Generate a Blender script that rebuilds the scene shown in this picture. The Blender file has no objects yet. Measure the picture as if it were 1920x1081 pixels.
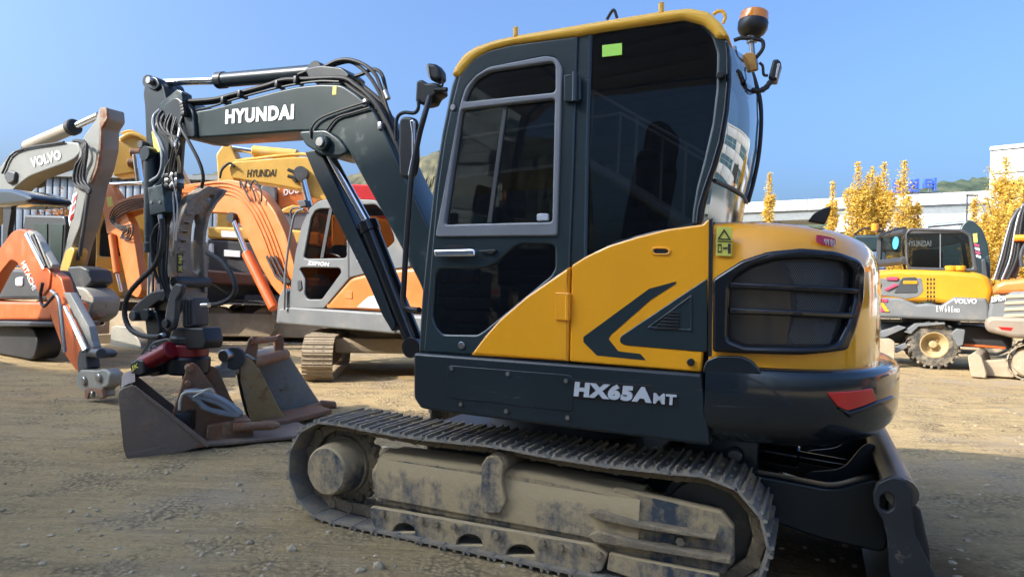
import bpy, bmesh, math, random
from mathutils import Vector, Matrix
random.seed(7)
R = math.radians
scene = bpy.context.scene
col = scene.collection

# ------------------------------------------------------------------ camera
FPX, ROLL, CH = 1235.0, R(1.4), 1.32
cs, sn = math.cos(ROLL), math.sin(ROLL)
cam_d = bpy.data.cameras.new('camera'); cam = bpy.data.objects.new('camera', cam_d); col.objects.link(cam)
cam_d.sensor_width = 36.0; cam_d.lens = FPX / 1920 * 36.0; cam_d.clip_start = 0.05; cam_d.clip_end = 3000
cam.matrix_world = Matrix(((cs, -sn, 0, 0), (0, 0, -1, 0), (sn, cs, 0, CH), (0, 0, 0, 1)))
scene.camera = cam

# ------------------------------------------------------------------ light
SUN_EL = R(34); SH = Vector((0.914, 0.404))          # horizontal travel of the light
w = bpy.data.worlds.new('World'); scene.world = w; w.use_nodes = True
nt = w.node_tree; bg = nt.nodes['Background']
sky = nt.nodes.new('ShaderNodeTexSky'); sky.sky_type = 'NISHITA'; sky.sun_disc = False
sky.sun_elevation = SUN_EL; sky.sun_rotation = math.atan2(-SH.x, -SH.y)
sky.altitude = 0; sky.air_density = 0.95; sky.dust_density = 8.0; sky.ozone_density = 6.0
tint = nt.nodes.new('ShaderNodeMix'); tint.data_type = 'RGBA'; tint.blend_type = 'MULTIPLY'; tint.inputs[0].default_value = 1.0
tint.inputs[7].default_value = (0.86, 0.99, 1.10, 1)                 # deeper blue than the model's default, over the whole sky
nt.links.new(sky.outputs[0], tint.inputs[6]); nt.links.new(tint.outputs[2], bg.inputs[0]); bg.inputs[1].default_value = 0.097
sd = bpy.data.lights.new('sun', 'SUN'); sun = bpy.data.objects.new('sun', sd); col.objects.link(sun)
sd.energy = 2.0; sd.angle = R(0.53); sd.color = (1.0, 0.92, 0.80)
ld = Vector((SH.x * math.cos(SUN_EL), SH.y * math.cos(SUN_EL), -math.sin(SUN_EL)))
sun.rotation_euler = ld.to_track_quat('-Z', 'Y').to_euler(); sun.location = (-20, -10, 20)
vs = scene.view_settings; vs.view_transform = 'Standard'; vs.look = 'None'; vs.exposure = 1.95; vs.gamma = 1.0
scene.cycles.max_bounces = 6; scene.cycles.transparent_max_bounces = 10
scene.cycles.caustics_reflective = False; scene.cycles.caustics_refractive = False

# ------------------------------------------------------------------ materials
MATS = {}
def nodes(name):
    m = bpy.data.materials.new(name); m.use_nodes = True
    t = m.node_tree; return m, t, t.nodes['Principled BSDF']
def N(t, kind, **kw):
    n = t.nodes.new(kind)
    for k, v in kw.items():
        if k in n.inputs: n.inputs[k].default_value = v
        else: setattr(n, k, v)
    return n
def ramp(t, src, lo, hi):
    r = N(t, 'ShaderNodeMapRange'); r.inputs['From Min'].default_value = lo; r.inputs['From Max'].default_value = hi
    t.links.new(src, r.inputs['Value']); return r.outputs['Result']
def math_(t, op, a, b):
    n = N(t, 'ShaderNodeMath', operation=op)
    for i, v in enumerate((a, b)):
        if isinstance(v, (int, float)): n.inputs[i].default_value = v
        else: t.links.new(v, n.inputs[i])
    return n.outputs[0]
def mixc(t, fac, a, b):
    n = N(t, 'ShaderNodeMix', data_type='RGBA')
    if isinstance(fac, (int, float)): n.inputs[0].default_value = fac
    else: t.links.new(fac, n.inputs[0])
    for i, v in ((6, a), (7, b)):
        if isinstance(v, tuple): n.inputs[i].default_value = (*v, 1)
        else: t.links.new(v, n.inputs[i])
    return n.outputs[2]
def mat(name, colr, rough=0.4, metal=0.0, dust=0.0, dcol=(0.30, 0.235, 0.16), scale=3.0, rust=0.0, bump=0.0,
        rcol=(0.16, 0.065, 0.03), scratch=0.0, coat=0.0, vary=0.12, up=0.0, streak=0):
    """painted / worn surface: base colour, patchy dust, rust patches, scratches, fine relief"""
    if name in MATS: return MATS[name]
    m, t, b = nodes(name)
    tc = N(t, 'ShaderNodeTexCoord').outputs['Object']
    n1 = N(t, 'ShaderNodeTexNoise', Scale=scale, Detail=8.0, Roughness=0.62)
    if streak:
        mp0 = N(t, 'ShaderNodeMapping'); mp0.inputs['Scale'].default_value = (2.2, 1.0, 0.7); t.links.new(tc, mp0.inputs[0]); t.links.new(mp0.outputs[0], n1.inputs['Vector'])
    else: t.links.new(tc, n1.inputs['Vector'])
    n2 = N(t, 'ShaderNodeTexNoise', Scale=scale * 9, Detail=6.0, Roughness=0.7); t.links.new(tc, n2.inputs['Vector'])
    dk = tuple(c * (1 - vary) for c in colr); lt = tuple(min(1, c * (1 + vary)) for c in colr)
    c = mixc(t, ramp(t, n1.outputs[0], 0.3, 0.7), dk, lt)
    rgh = math_(t, 'ADD', math_(t, 'MULTIPLY', n1.outputs[0], 0.16), rough - 0.08)
    if dust > 0 or up > 0:
        s = math_(t, 'ADD', n1.outputs[0], math_(t, 'MULTIPLY', math_(t, 'SUBTRACT', n2.outputs[0], 0.5), 0.55))
        if up > 0:
            g = N(t, 'ShaderNodeNewGeometry'); sx = N(t, 'ShaderNodeSeparateXYZ'); t.links.new(g.outputs['Normal'], sx.inputs[0])
            s = math_(t, 'ADD', s, math_(t, 'MULTIPLY', math_(t, 'MAXIMUM', sx.outputs[2], 0.0), up))
        f = ramp(t, s, 0.78 - dust * 0.55, 0.98 - dust * 0.50)
        c = mixc(t, f, c, dcol); rgh = math_(t, 'ADD', rgh, math_(t, 'MULTIPLY', f, 0.5))
    if rust > 0:
        n3 = N(t, 'ShaderNodeTexNoise', Scale=scale * 2.3, Detail=10.0, Roughness=0.7); t.links.new(tc, n3.inputs['Vector'])
        f = ramp(t, n3.outputs[0], 0.72 - rust * 0.4, 0.80 - rust * 0.35)
        c = mixc(t, f, c, mixc(t, n2.outputs[0], rcol, tuple(x * 1.9 for x in rcol))); rgh = math_(t, 'ADD', rgh, math_(t, 'MULTIPLY', f, 0.4))
    if scratch > 0:
        mp = N(t, 'ShaderNodeMapping'); mp.inputs['Scale'].default_value = (2.5, 2.5, 26); mp.inputs['Rotation'].default_value = (0, R(12), 0)
        t.links.new(tc, mp.inputs[0])
        n4 = N(t, 'ShaderNodeTexNoise', Scale=3.0, Detail=9.0, Roughness=0.75); t.links.new(mp.outputs[0], n4.inputs['Vector'])
        f = math_(t, 'MULTIPLY', ramp(t, n4.outputs[0], 0.61, 0.72), math_(t, 'MULTIPLY', ramp(t, n1.outputs[0], 0.48, 0.62), scratch))
        c = mixc(t, f, c, (0.34, 0.35, 0.34))
    t.links.new(c, b.inputs['Base Color'])
    t.links.new(rgh, b.inputs['Roughness']); b.inputs['Metallic'].default_value = metal
    if coat: b.inputs['Coat Weight'].default_value = coat; b.inputs['Coat Roughness'].default_value = 0.03
    if bump > 0:
        bn = N(t, 'ShaderNodeBump', Strength=min(1, bump), Distance=0.012 * max(1, bump)); t.links.new(n2.outputs[0], bn.inputs['Height']); t.links.new(bn.outputs[0], b.inputs['Normal'])
    MATS[name] = m; return m
def glass(name, tint, refl=1.5):
    if name in MATS: return MATS[name]
    m, t, b = nodes(name); t.nodes.remove(b); out = t.nodes['Material Output']
    tr = N(t, 'ShaderNodeBsdfTransparent'); tr.inputs[0].default_value = (*tint, 1)
    gl = N(t, 'ShaderNodeBsdfGlossy'); gl.inputs['Roughness'].default_value = 0.01
    fr = N(t, 'ShaderNodeFresnel', IOR=refl); mx = N(t, 'ShaderNodeMixShader')
    t.links.new(fr.outputs[0], mx.inputs[0]); t.links.new(tr.outputs[0], mx.inputs[1]); t.links.new(gl.outputs[0], mx.inputs[2])
    t.links.new(mx.outputs[0], out.inputs[0]); MATS[name] = m; return m

TEAL = mat('teal_paint', (0.016, 0.029, 0.034), 0.30, scratch=0.7, dust=0.12, scale=1.6, coat=0.25)
TEALB = mat('teal_boom_paint', (0.013, 0.028, 0.032), 0.34, dust=0.40, dcol=(0.085, 0.108, 0.108), scale=1.7, coat=0.15)  # cloudy pale patches paint in reflected light through the dust mask
TEALD = mat('teal_scuffed', (0.011, 0.019, 0.025), 0.34, scratch=0.8, dust=0.22, dcol=(0.09, 0.085, 0.075), scale=1.8, rust=0.03, rcol=(0.22, 0.09, 0.03))
YEL = mat('yellow_paint', (0.92, 0.385, 0.014), 0.10, vary=0.05, coat=0.5, scale=1.3, dust=0.16, dcol=(0.74, 0.40, 0.07), scratch=0.12, streak=1)
YELR = mat('yellow_roof_paint', (0.92, 0.50, 0.06), 0.36, vary=0.05)
BLK = mat('black_plastic', (0.012, 0.012, 0.013), 0.45, dust=0.15, dcol=(0.05, 0.045, 0.04))
GLOSS = mat('gloss_black', (0.010, 0.011, 0.014), 0.10, vary=0.05)
RUB = mat('rubber', (0.016, 0.016, 0.017), 0.6, dust=0.25, dcol=(0.09, 0.08, 0.065), scale=6)
CHROME = mat('chrome', (0.80, 0.81, 0.83), 0.10, 1.0, vary=0.03)
STEEL = mat('steel', (0.42, 0.41, 0.40), 0.35, 1.0, vary=0.15)
GREYF = mat('grey_frame', (0.20, 0.205, 0.22), 0.38, vary=0.06)
WHITE = mat('white_print', (0.82, 0.82, 0.80), 0.5, vary=0.03)
SILV = mat('silver_print', (0.50, 0.52, 0.55), 0.30, vary=0.05)
DARKP = mat('dark_print', (0.02, 0.02, 0.02), 0.5)
MUDB = mat('mud_on_blue', (0.045, 0.060, 0.080), 0.5, dust=0.80, up=0.5, dcol=(0.42, 0.315, 0.175), scale=2.6, bump=0.6, streak=1)
MUD = mat('mud', (0.24, 0.185, 0.12), 0.85, dust=0.55, dcol=(0.42, 0.32, 0.18), scale=5, bump=1.2)
SHOE = mat('track_steel', (0.22, 0.205, 0.185), 0.42, 0.2, dust=0.64, dcol=(0.40, 0.305, 0.175), scale=5, bump=0.6)
RUSTM = mat('rusty_steel', (0.21, 0.115, 0.065), 0.65, 0.05, rust=0.5, rcol=(0.22, 0.085, 0.035), dust=0.42, dcol=(0.38, 0.27, 0.165), scale=4, bump=0.6)
BUCK = mat('bucket_steel', (0.21, 0.16, 0.125), 0.45, 0.15, rust=0.36, rcol=(0.19, 0.085, 0.04), dust=0.45, dcol=(0.36, 0.275, 0.18), scale=3, bump=0.35)
BUCKY = mat('worn_yellow_steel', (0.36, 0.235, 0.09), 0.6, 0.1, rust=0.46, rcol=(0.19, 0.09, 0.045), dust=0.5, dcol=(0.36, 0.28, 0.19), scale=3.5, bump=0.4)
BUCKG = mat('worn_grey_steel', (0.30, 0.29, 0.25), 0.5, 0.2, rust=0.30, dust=0.5, dcol=(0.34, 0.28, 0.20), scale=3.5, bump=0.4)
THUMB = mat('worn_thumb_steel', (0.22, 0.19, 0.16), 0.5, 0.1, rust=0.46, rcol=(0.26, 0.14, 0.065), dust=0.55, dcol=(0.50, 0.36, 0.21), scale=3.2, bump=0.4)
RED = mat('red_paint', (0.20, 0.008, 0.014), 0.35, dust=0.15, dcol=(0.15, 0.05, 0.04))
LAMPR = mat('red_lens', (0.62, 0.022, 0.018), 0.12, coat=0.6, vary=0.08)
LAMPA = mat('amber_lens', (0.85, 0.28, 0.02), 0.15, coat=0.5)
LENS = mat('clear_lens', (0.55, 0.56, 0.56), 0.12)
STICK = mat('yellow_sticker', (0.62, 0.58, 0.10), 0.45)
GREENS = mat('green_sticker', (0.42, 0.80, 0.10), 0.5, vary=0.03)
REDS = mat('red_sticker', (0.62, 0.05, 0.11), 0.45)
MESHM = mat('mesh_black', (0.010, 0.010, 0.011), 0.5)
ORG = mat('orange_paint', (0.60, 0.175, 0.035), 0.42, dust=0.42, dcol=(0.42, 0.20, 0.08), scale=3.5, rust=0.10)
ORGH = mat('orange_red_paint', (0.60, 0.115, 0.02), 0.38, dust=0.42, dcol=(0.42, 0.17, 0.07), scale=4, rust=0.12)
YELH = mat('cream_yellow_paint', (0.62, 0.36, 0.075), 0.42, dust=0.25, dcol=(0.6, 0.45, 0.25), scale=2)
YELV = mat('volvo_yellow_paint', (0.55, 0.255, 0.012), 0.40, dust=0.2, dcol=(0.45, 0.27, 0.08), scale=2)
GREYV = mat('pale_grey_paint', (0.20, 0.20, 0.18), 0.5, dust=0.32, dcol=(0.27, 0.23, 0.17), scale=2, rust=0.06)
GREYM = mat('mid_grey_paint', (0.145, 0.15, 0.15), 0.5, dust=0.36, dcol=(0.24, 0.20, 0.15), scale=2.4)
GREYD = mat('dark_grey_paint', (0.045, 0.047, 0.05), 0.5, dust=0.3, dcol=(0.14, 0.12, 0.1), scale=3)
MUDL = mat('dry_mud', (0.36, 0.285, 0.19), 0.9, dust=0.5, dcol=(0.42, 0.34, 0.24), scale=4, bump=0.8)
TYRE = mat('tyre_rubber', (0.05, 0.047, 0.042), 0.8, dust=0.62, dcol=(0.30, 0.25, 0.18), scale=6, bump=0.5)
RIMM = mat('muddy_rim', (0.44, 0.32, 0.15), 0.7, dust=0.45, dcol=(0.36, 0.27, 0.17), scale=6, bump=0.4)
MAROON = mat('weathered_maroon', (0.15, 0.06, 0.035), 0.45, dust=0.3, dcol=(0.3, 0.17, 0.09), scale=3, rust=0.2)
HOSEG = mat('grey_hose', (0.22, 0.25, 0.28), 0.5, dust=0.25, scale=9)
ROPE = mat('pale_rope', (0.5, 0.47, 0.4), 0.9)
SEAT = mat('seat_fabric', (0.03, 0.03, 0.033), 0.8)
GTINT = glass('tinted_glass', (0.30, 0.315, 0.32), 1.55)
GREAR = glass('rear_glass', (0.30, 0.34, 0.36), 1.9)
GCLR = glass('clear_glass', (0.45, 0.47, 0.46), 1.5)
GBRN = glass('brown_glass', (0.40, 0.26, 0.14), 1.5)

# ------------------------------------------------------------------ geometry helpers
def ray(px, py):
    dx, dy = px - 960.0, py - 540.5
    xr, yr = cs * dx + sn * dy, -sn * dx + cs * dy
    return Vector((xr / FPX, 1.0, -yr / FPX))
def P2(s): return [tuple(float(v) for v in q.split(',')) for q in s.split()]
def rc(pts, r=6.0, n=4):
    """round the corners of a closed outline"""
    if r <= 0: return list(pts)
    out = []; L = len(pts)
    for i in range(L):
        a, b, c = Vector(pts[i - 1]), Vector(pts[i]), Vector(pts[(i + 1) % L])
        d1, d2 = (a - b), (c - b); l1, l2 = d1.length, d2.length
        if l1 < 1e-6 or l2 < 1e-6: continue
        q1, q2 = b + d1 * min(r / l1, 0.45), b + d2 * min(r / l2, 0.45)
        for k in range(n + 1):
            t = k / n; p = q1 * (1 - t) ** 2 + b * 2 * t * (1 - t) + q2 * t * t; out.append((p.x, p.y))
    return out
def cr(pts, n=5, closed=False):
    """Catmull-Rom through points (2D or 3D)"""
    V = [Vector(p) for p in pts]; L = len(V); out = []
    rng = range(L) if closed else range(L - 1)
    for i in rng:
        p1, p2 = V[i], V[(i + 1) % L]
        p0 = V[i - 1] if (closed or i > 0) else p1 * 2 - p2
        p3 = V[(i + 2) % L] if (closed or i + 2 < L) else p2 * 2 - p1
        for k in range(n):
            t = k / n
            out.append(0.5 * ((2 * p1) + (p2 - p0) * t + (2 * p0 - 5 * p1 + 4 * p2 - p3) * t * t + (3 * p1 - p0 - 3 * p2 + p3) * t ** 3))
    if not closed: out.append(V[-1])
    return out
def curve_mesh(loops, T, bev, res=2):
    cu = bpy.data.curves.new('c', 'CURVE'); cu.dimensions = '2D'; cu.fill_mode = 'BOTH'
    bev = min(bev, T * 0.45); cu.extrude = max(T / 2 - bev, 0.0); cu.bevel_depth = bev; cu.offset = -bev; cu.bevel_resolution = res
    for lp in loops:
        s = cu.splines.new('POLY'); s.points.add(len(lp) - 1); s.use_cyclic_u = True
        for q, p in zip(s.points, lp): q.co = (p[0], p[1], 0, 1)
    o = bpy.data.objects.new('c', cu); me = bpy.data.meshes.new_from_object(o)
    bpy.data.objects.remove(o); bpy.data.curves.remove(cu); return me
def text_mesh(txt, bold=0.0, ext=0.01, shear=0.0):
    cu = bpy.data.curves.new('t', 'FONT'); cu.body = txt; cu.size = 1.0; cu.offset = bold; cu.extrude = ext; cu.shear = shear; cu.resolution_u = 4; cu.space_character = 1.0 + bold * 2.6
    o = bpy.data.objects.new('t', cu); me = bpy.data.meshes.new_from_object(o)
    bpy.data.objects.remove(o); bpy.data.curves.remove(cu); return me
class Frame:
    """a local frame standing on the ground: base point, heading of its x axis"""
    def __init__(s, x, y, deg):
        s.base = Vector((x, y, 0)); s.ang = R(deg); s.inv = Matrix.Rotation(-s.ang, 3, 'Z')
        s.c = s.inv @ (Vector((0, 0, CH)) - s.base)
    def p(s, px, py, off, k=0.0, z0=1.0):
        r = s.inv @ ray(px, py)
        t = (off - k * (s.c.z - z0) - s.c.y) / (r.y + k * r.z)
        return s.c + r * t
    def px(s, px, py, x):                     # on the plane x = const
        r = s.inv @ ray(px, py); return s.c + r * ((x - s.c.x) / r.x)
    def pz(s, px, py, z):
        r = s.inv @ ray(px, py); return s.c + r * ((z - s.c.z) / r.z)
    def pl(s, pts, off, k=0.0):
        return [(q.x, q.z) for q in (s.p(a, b, off, k) for a, b in pts)]
    def root(s, name, label, cat, group=None):
        o = bpy.data.objects.new(name, None); col.objects.link(o); o.location = s.base; o.rotation_euler = (0, 0, s.ang)
        o.empty_display_size = 0.3; tag(o, label, cat, group); return o
def tag(o, label=None, cat=None, group=None, kind=None):
    if label: o['label'] = label
    if cat: o['category'] = cat
    if group: o['group'] = group
    if kind: o['kind'] = kind
    return o
class G:
    """collects geometry for ONE mesh object"""
    def __init__(s, frame=None): s.b = bmesh.new(); s.f = frame
    def mesh(s, me, fn):
        n0 = len(s.b.verts); s.b.from_mesh(me); s.b.verts.ensure_lookup_table()
        new = s.b.verts[n0:]
        for v in new: v.co = fn(v.co)
        bpy.data.meshes.remove(me); return s
    def plate(s, loops, off, T, bev=0.006, k=0.0, r=6, raw=False):
        """outline(s) in photo pixels on the plane y=off; the body goes T inward"""
        if isinstance(loops, str): loops = [loops]
        L = []
        for lp in loops:
            if isinstance(lp, str): lp = P2(lp)
            L.append(lp if raw else s.f.pl(rc(lp, r), off, k))
        me = curve_mesh(L, T, bev)
        return s.mesh(me, lambda c: Vector((c.x, off - k * (c.y - 1.0) - T / 2 + c.z, c.y)))
    def plate_x(s, loop_yz, x, T, bev=0.006):
        return s.mesh(curve_mesh([loop_yz], T, bev), lambda c: Vector((x + c.z, c.x, c.y)))
    def plate_z(s, loop_xy, z, T, bev=0.006):
        return s.mesh(curve_mesh([loop_xy], T, bev), lambda c: Vector((c.x, c.y, z + c.z)))
    def box(s, c, d, bev=0.0, rot=None, taper=None):
        g = bmesh.new(); bmesh.ops.create_cube(g, size=1.0)
        for v in g.verts:
            v.co = Vector((v.co.x * d[0], v.co.y * d[1], v.co.z * d[2]))
            if taper and v.co.z > 0: v.co.x *= taper[0]; v.co.y *= taper[1]
        if bev > 0: bmesh.ops.bevel(g, geom=g.edges[:], offset=bev, segments=2, affect='EDGES', profile=0.5)
        M = Matrix.Translation(Vector(c)) @ (rot.to_4x4() if rot else Matrix.Identity(4))
        g.transform(M); me = bpy.data.meshes.new('b'); g.to_mesh(me); g.free()
        return s.mesh(me, lambda c: c)
    def cyl(s, p0, p1, r0, r1=None, seg=20, bev=0.0):
        p0, p1 = Vector(p0), Vector(p1); r1 = r0 if r1 is None else r1
        d = p1 - p0; q = d.to_track_quat('Z', 'Y').to_matrix(); L = d.length
        prof = [(0, 0.0)] + ([(r0 - bev, 0.0), (r0, bev)] if bev else [(r0, 0.0)]) + ([(r1, L - bev), (r1 - bev, L)] if bev else [(r1, L)]) + [(0, L)]
        return s.lathe(prof, p0, q, seg)
    def lathe(s, prof, o, q, seg=24):
        vs_ = []
        for (r, z) in prof:
            if r < 1e-6: vs_.append([s.b.verts.new(o + q @ Vector((0, 0, z)))])
            else: vs_.append([s.b.verts.new(o + q @ Vector((r * math.cos(2 * math.pi * k / seg), r * math.sin(2 * math.pi * k / seg), z))) for k in range(seg)])
        for a, b in zip(vs_, vs_[1:]):
            for k in range(seg):
                k2 = (k + 1) % seg
                if len(a) == 1 and len(b) == 1: continue
                if len(a) == 1: f = (a[0], b[k2], b[k])
                elif len(b) == 1: f = (a[k], a[k2], b[0])
                else: f = (a[k], a[k2], b[k2], b[k])
                s.b.faces.new(f)
        return s
    def tube(s, pts, r, seg=8, smooth=4, ridges=0.0):
        V = cr(pts, smooth) if smooth else [Vector(p) for p in pts]
        rings = []; up = Vector((0.13, 0.31, 0.94)).normalized()
        for i, p in enumerate(V):
            d = (V[min(i + 1, len(V) - 1)] - V[max(i - 1, 0)])
            if d.length < 1e-7: continue
            d.normalize(); a = d.cross(up)
            if a.length < 1e-3: a = d.cross(Vector((1, 0, 0)))
            a.normalize(); b = d.cross(a); up = -b if False else up
            rr = r * (1 + (ridges if i % 2 else -ridges))
            rings.append([s.b.verts.new(p + (a * math.cos(2 * math.pi * k / seg) + b * math.sin(2 * math.pi * k / seg)) * rr) for k in range(seg)])
        for a, b in zip(rings, rings[1:]):
            for k in range(seg): s.b.faces.new((a[k], a[(k + 1) % seg], b[(k + 1) % seg], b[k]))
        for rg in (rings[0], rings[-1]): s.b.faces.new(rg)
        return s
    def ptube(s, pix, off, r, **kw):
        """tube along photo pixels; off is one plane or one per point"""
        pts = P2(pix) if isinstance(pix, str) else pix
        offs = off if isinstance(off, (list, tuple)) else [off] * len(pts)
        return s.tube([s.f.p(a, b, o) for (a, b), o in zip(pts, offs)], r, **kw)
    def grid(s, rows, close=False):
        V = [[s.b.verts.new(Vector(p)) for p in r] for r in rows]
        for a, b in zip(V, V[1:]):
            for k in range(len(a) - (0 if close else 1)):
                k2 = (k + 1) % len(a); s.b.faces.new((a[k], a[k2], b[k2], b[k]))
        return V
    def text(s, txt, bl, br, tl, off, bold=0.02, ext=0.003, shear=0.0, P=None):
        """lettering laid between three photo points on the plane y=off"""
        P = P or (lambda q: s.f.p(q[0], q[1], off))
        a, b, c = P(bl), P(br), P(tl); me = text_mesh(txt, bold, 1.0, shear)
        xs = [v.co.x for v in me.vertices]; ys = [v.co.y for v in me.vertices]
        x0, x1, y0, y1 = min(xs), max(xs), min(ys), max(ys); e1, e2 = b - a, c - a; n = e1.cross(e2).normalized()
        return s.mesh(me, lambda v: a + e1 * ((v.x - x0) / (x1 - x0)) + e2 * ((v.y - y0) / (y1 - y0)) + n * (v.z * ext + ext * 0.5))
    def done(s, name, m, parent=None, smooth=35, label=None, kind=None, weld=False, cat=None, group=None):
        if weld: bmesh.ops.remove_doubles(s.b, verts=s.b.verts[:], dist=1e-5)
        bmesh.ops.recalc_face_normals(s.b, faces=s.b.faces[:])
        me = bpy.data.meshes.new(name); s.b.to_mesh(me); s.b.free()
        if smooth:
            me.shade_smooth(); me.set_sharp_from_angle(angle=R(smooth))
        me.materials.append(m); o = bpy.data.objects.new(name, me); col.objects.link(o)
        if parent: o.parent = parent
        return tag(o, label, cat, group, kind)
def inst(src, parent, loc, rot=None, name=None):
    o = src.copy(); col.objects.link(o); o.parent = parent
    M = Matrix.Translation(Vector(loc)) @ (rot.to_4x4() if rot else Matrix.Identity(4)); o.matrix_local = M; return o

# ================================================================== setting
from mathutils import noise as mnoise
NV = Vector((0.2625, 0.965)); WV = Vector((0.965, -0.2625))       # the workshop wall behind the camera: normal, direction
def ground_z(x, y):
    d = math.hypot(x, y - 5)
    a = 0.5 + 0.5 * math.tanh((11 - d) / 4)
    z = mnoise.noise(Vector((x * 0.7, y * 0.7, 0))) * 0.022 + mnoise.noise(Vector((x * 2.3, y * 2.3, 4))) * 0.011 + mnoise.noise(Vector((x * 7, y * 7, 9))) * 0.006
    return z * a - 0.012
def rut(x, y, ax, ay, bx, by, hw, dp):
    """a crawler print pressed into the dirt between two points"""
    dx, dy = bx - ax, by - ay; L = math.hypot(dx, dy); u = ((x - ax) * dx + (y - ay) * dy) / L; v = ((x - ax) * dy - (y - ay) * dx) / L
    if u < 0 or u > L or abs(v) > hw * 1.6: return 0.0
    e = 0.5 - 0.5 * math.tanh((abs(v) - hw) / 0.05); rim = math.exp(-((abs(v) - hw * 1.15) / 0.06) ** 2)
    return -dp * e * (0.65 + 0.35 * math.sin(u * 42)) + dp * 0.7 * rim
RUTS = ((2.6, 2.6, 7.5, 6.2, 0.17, 0.022), (3.6, 3.0, 9.5, 6.8, 0.2, 0.02), (2.2, 6.3, 9.0, 7.6, 0.2, 0.03), (1.8, 7.6, 9.0, 9.3, 0.2, 0.03), (-7.5, 4.6, -1.6, 2.5, 0.2, 0.018), (-8.0, 6.2, -2.4, 4.0, 0.2, 0.016), (-0.6, 6.6, -2.2, 8.0, 0.16, 0.02))
def ground_fine(x, y):
    z = ground_z(x, y)
    if -10 < x < 11 and 1.5 < y < 11:
        for r_ in RUTS: z += rut(x, y, *r_)
        lit = 0.5 + 0.5 * math.tanh((NV.x * x + NV.y * y - 6.0) * 1.5)
        z += lit * max(0, mnoise.noise(Vector((x * 1.3, y * 1.3, 30)))) * 0.035 + (1 - abs(mnoise.noise(Vector((x * 5 + y * 2, y * 9 - x * 3, 12)))) * 2) * 0.010 * (0.5 + 0.5 * mnoise.noise(Vector((x * .8, y * .8, 77)))) + mnoise.noise(Vector((x * 14, y * 14, 12))) * 0.006
    return z
def make_ground():
    n = 560
    def sp(i, s0, lim):
        t = i / n * 2 - 1; return s0 * math.sinh(t * math.asinh(lim / s0))
    xs = [sp(i, 3.2, 900) for i in range(n + 1)]; ys = [4.5 + sp(i, 2.6, 900) for i in range(n + 1)]
    me = bpy.data.meshes.new('ground'); k = n + 1
    me.from_pydata([(x, y, ground_fine(x, y)) for y in ys for x in xs], [], [(j * k + i, j * k + i + 1, j * k + k + i + 1, j * k + k + i) for j in range(n) for i in range(n)])
    me.shade_smooth()
    m, t, b = nodes('packed_dirt'); tc = N(t, 'ShaderNodeTexCoord').outputs['Object']
    def nz(sc, det=8, ro=0.6, vec=tc):
        k = N(t, 'ShaderNodeTexNoise', Scale=sc, Detail=det, Roughness=ro); t.links.new(vec, k.inputs['Vector']); return k.outputs[0]
    mp = N(t, 'ShaderNodeMapping'); mp.inputs['Rotation'].default_value = (0, 0, R(-22)); mp.inputs['Scale'].default_value = (0.35, 3.2, 1); t.links.new(tc, mp.inputs[0])
    big, mid, fin, strk = nz(0.35), nz(2.2), nz(28, 10, 0.75), nz(2.0, 8, 0.65, mp.outputs[0])
    c = mixc(t, ramp(t, big, 0.35, 0.65), (0.46, 0.325, 0.165), (0.59, 0.425, 0.21))
    c = mixc(t, math_(t, 'MULTIPLY', ramp(t, mid, 0.42, 0.68), 0.6), c, (0.60, 0.46, 0.25))
    c = mixc(t, math_(t, 'MULTIPLY', ramp(t, strk, 0.50, 0.66), 0.5), c, (0.25, 0.185, 0.10))
    c = mixc(t, math_(t, 'MULTIPLY', ramp(t, fin, 0.52, 0.70), 0.55), c, (0.64, 0.505, 0.285))
    c = mixc(t, math_(t, 'MULTIPLY', ramp(t, fin, 0.46, 0.34), 0.55), c, (0.224, 0.158, 0.067))
    vo = N(t, 'ShaderNodeTexVoronoi', Scale=34.0); t.links.new(tc, vo.inputs['Vector'])
    pm = math_(t, 'MULTIPLY', ramp(t, mid, 0.46, 0.60), 0.75)
    c = mixc(t, math_(t, 'MULTIPLY', pm, ramp(t, vo.outputs['Distance'], 0.30, 0.75)), c, (0.17, 0.125, 0.075))
    c = mixc(t, math_(t, 'MULTIPLY', ramp(t, nz(0.9, 6, 0.55), 0.52, 0.68), 0.45), c, (0.40, 0.335, 0.27))
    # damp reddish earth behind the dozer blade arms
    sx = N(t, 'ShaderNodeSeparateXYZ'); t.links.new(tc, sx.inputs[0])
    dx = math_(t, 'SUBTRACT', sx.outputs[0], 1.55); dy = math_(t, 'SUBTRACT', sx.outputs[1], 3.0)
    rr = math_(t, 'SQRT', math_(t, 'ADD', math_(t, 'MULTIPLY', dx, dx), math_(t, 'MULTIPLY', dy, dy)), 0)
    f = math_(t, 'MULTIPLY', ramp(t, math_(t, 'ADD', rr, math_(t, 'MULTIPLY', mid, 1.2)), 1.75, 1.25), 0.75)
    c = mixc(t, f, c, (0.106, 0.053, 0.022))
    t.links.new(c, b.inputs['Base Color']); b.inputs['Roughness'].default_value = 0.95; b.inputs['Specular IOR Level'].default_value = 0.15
    h = math_(t, 'ADD', math_(t, 'MULTIPLY', fin, 0.35), math_(t, 'ADD', math_(t, 'MULTIPLY', mid, 0.9), math_(t, 'ADD', math_(t, 'MULTIPLY', strk, 1.0), math_(t, 'MULTIPLY', math_(t, 'MULTIPLY', vo.outputs['Distance'], pm), -0.35))))
    bn = N(t, 'ShaderNodeBump', Strength=1.0, Distance=0.11); t.links.new(h, bn.inputs['Height']); t.links.new(bn.outputs[0], b.inputs['Normal'])
    MATS['ground'] = m
    me.materials.append(m); o = bpy.data.objects.new('ground', me); col.objects.link(o); return tag(o, kind='structure')
make_ground()
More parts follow.
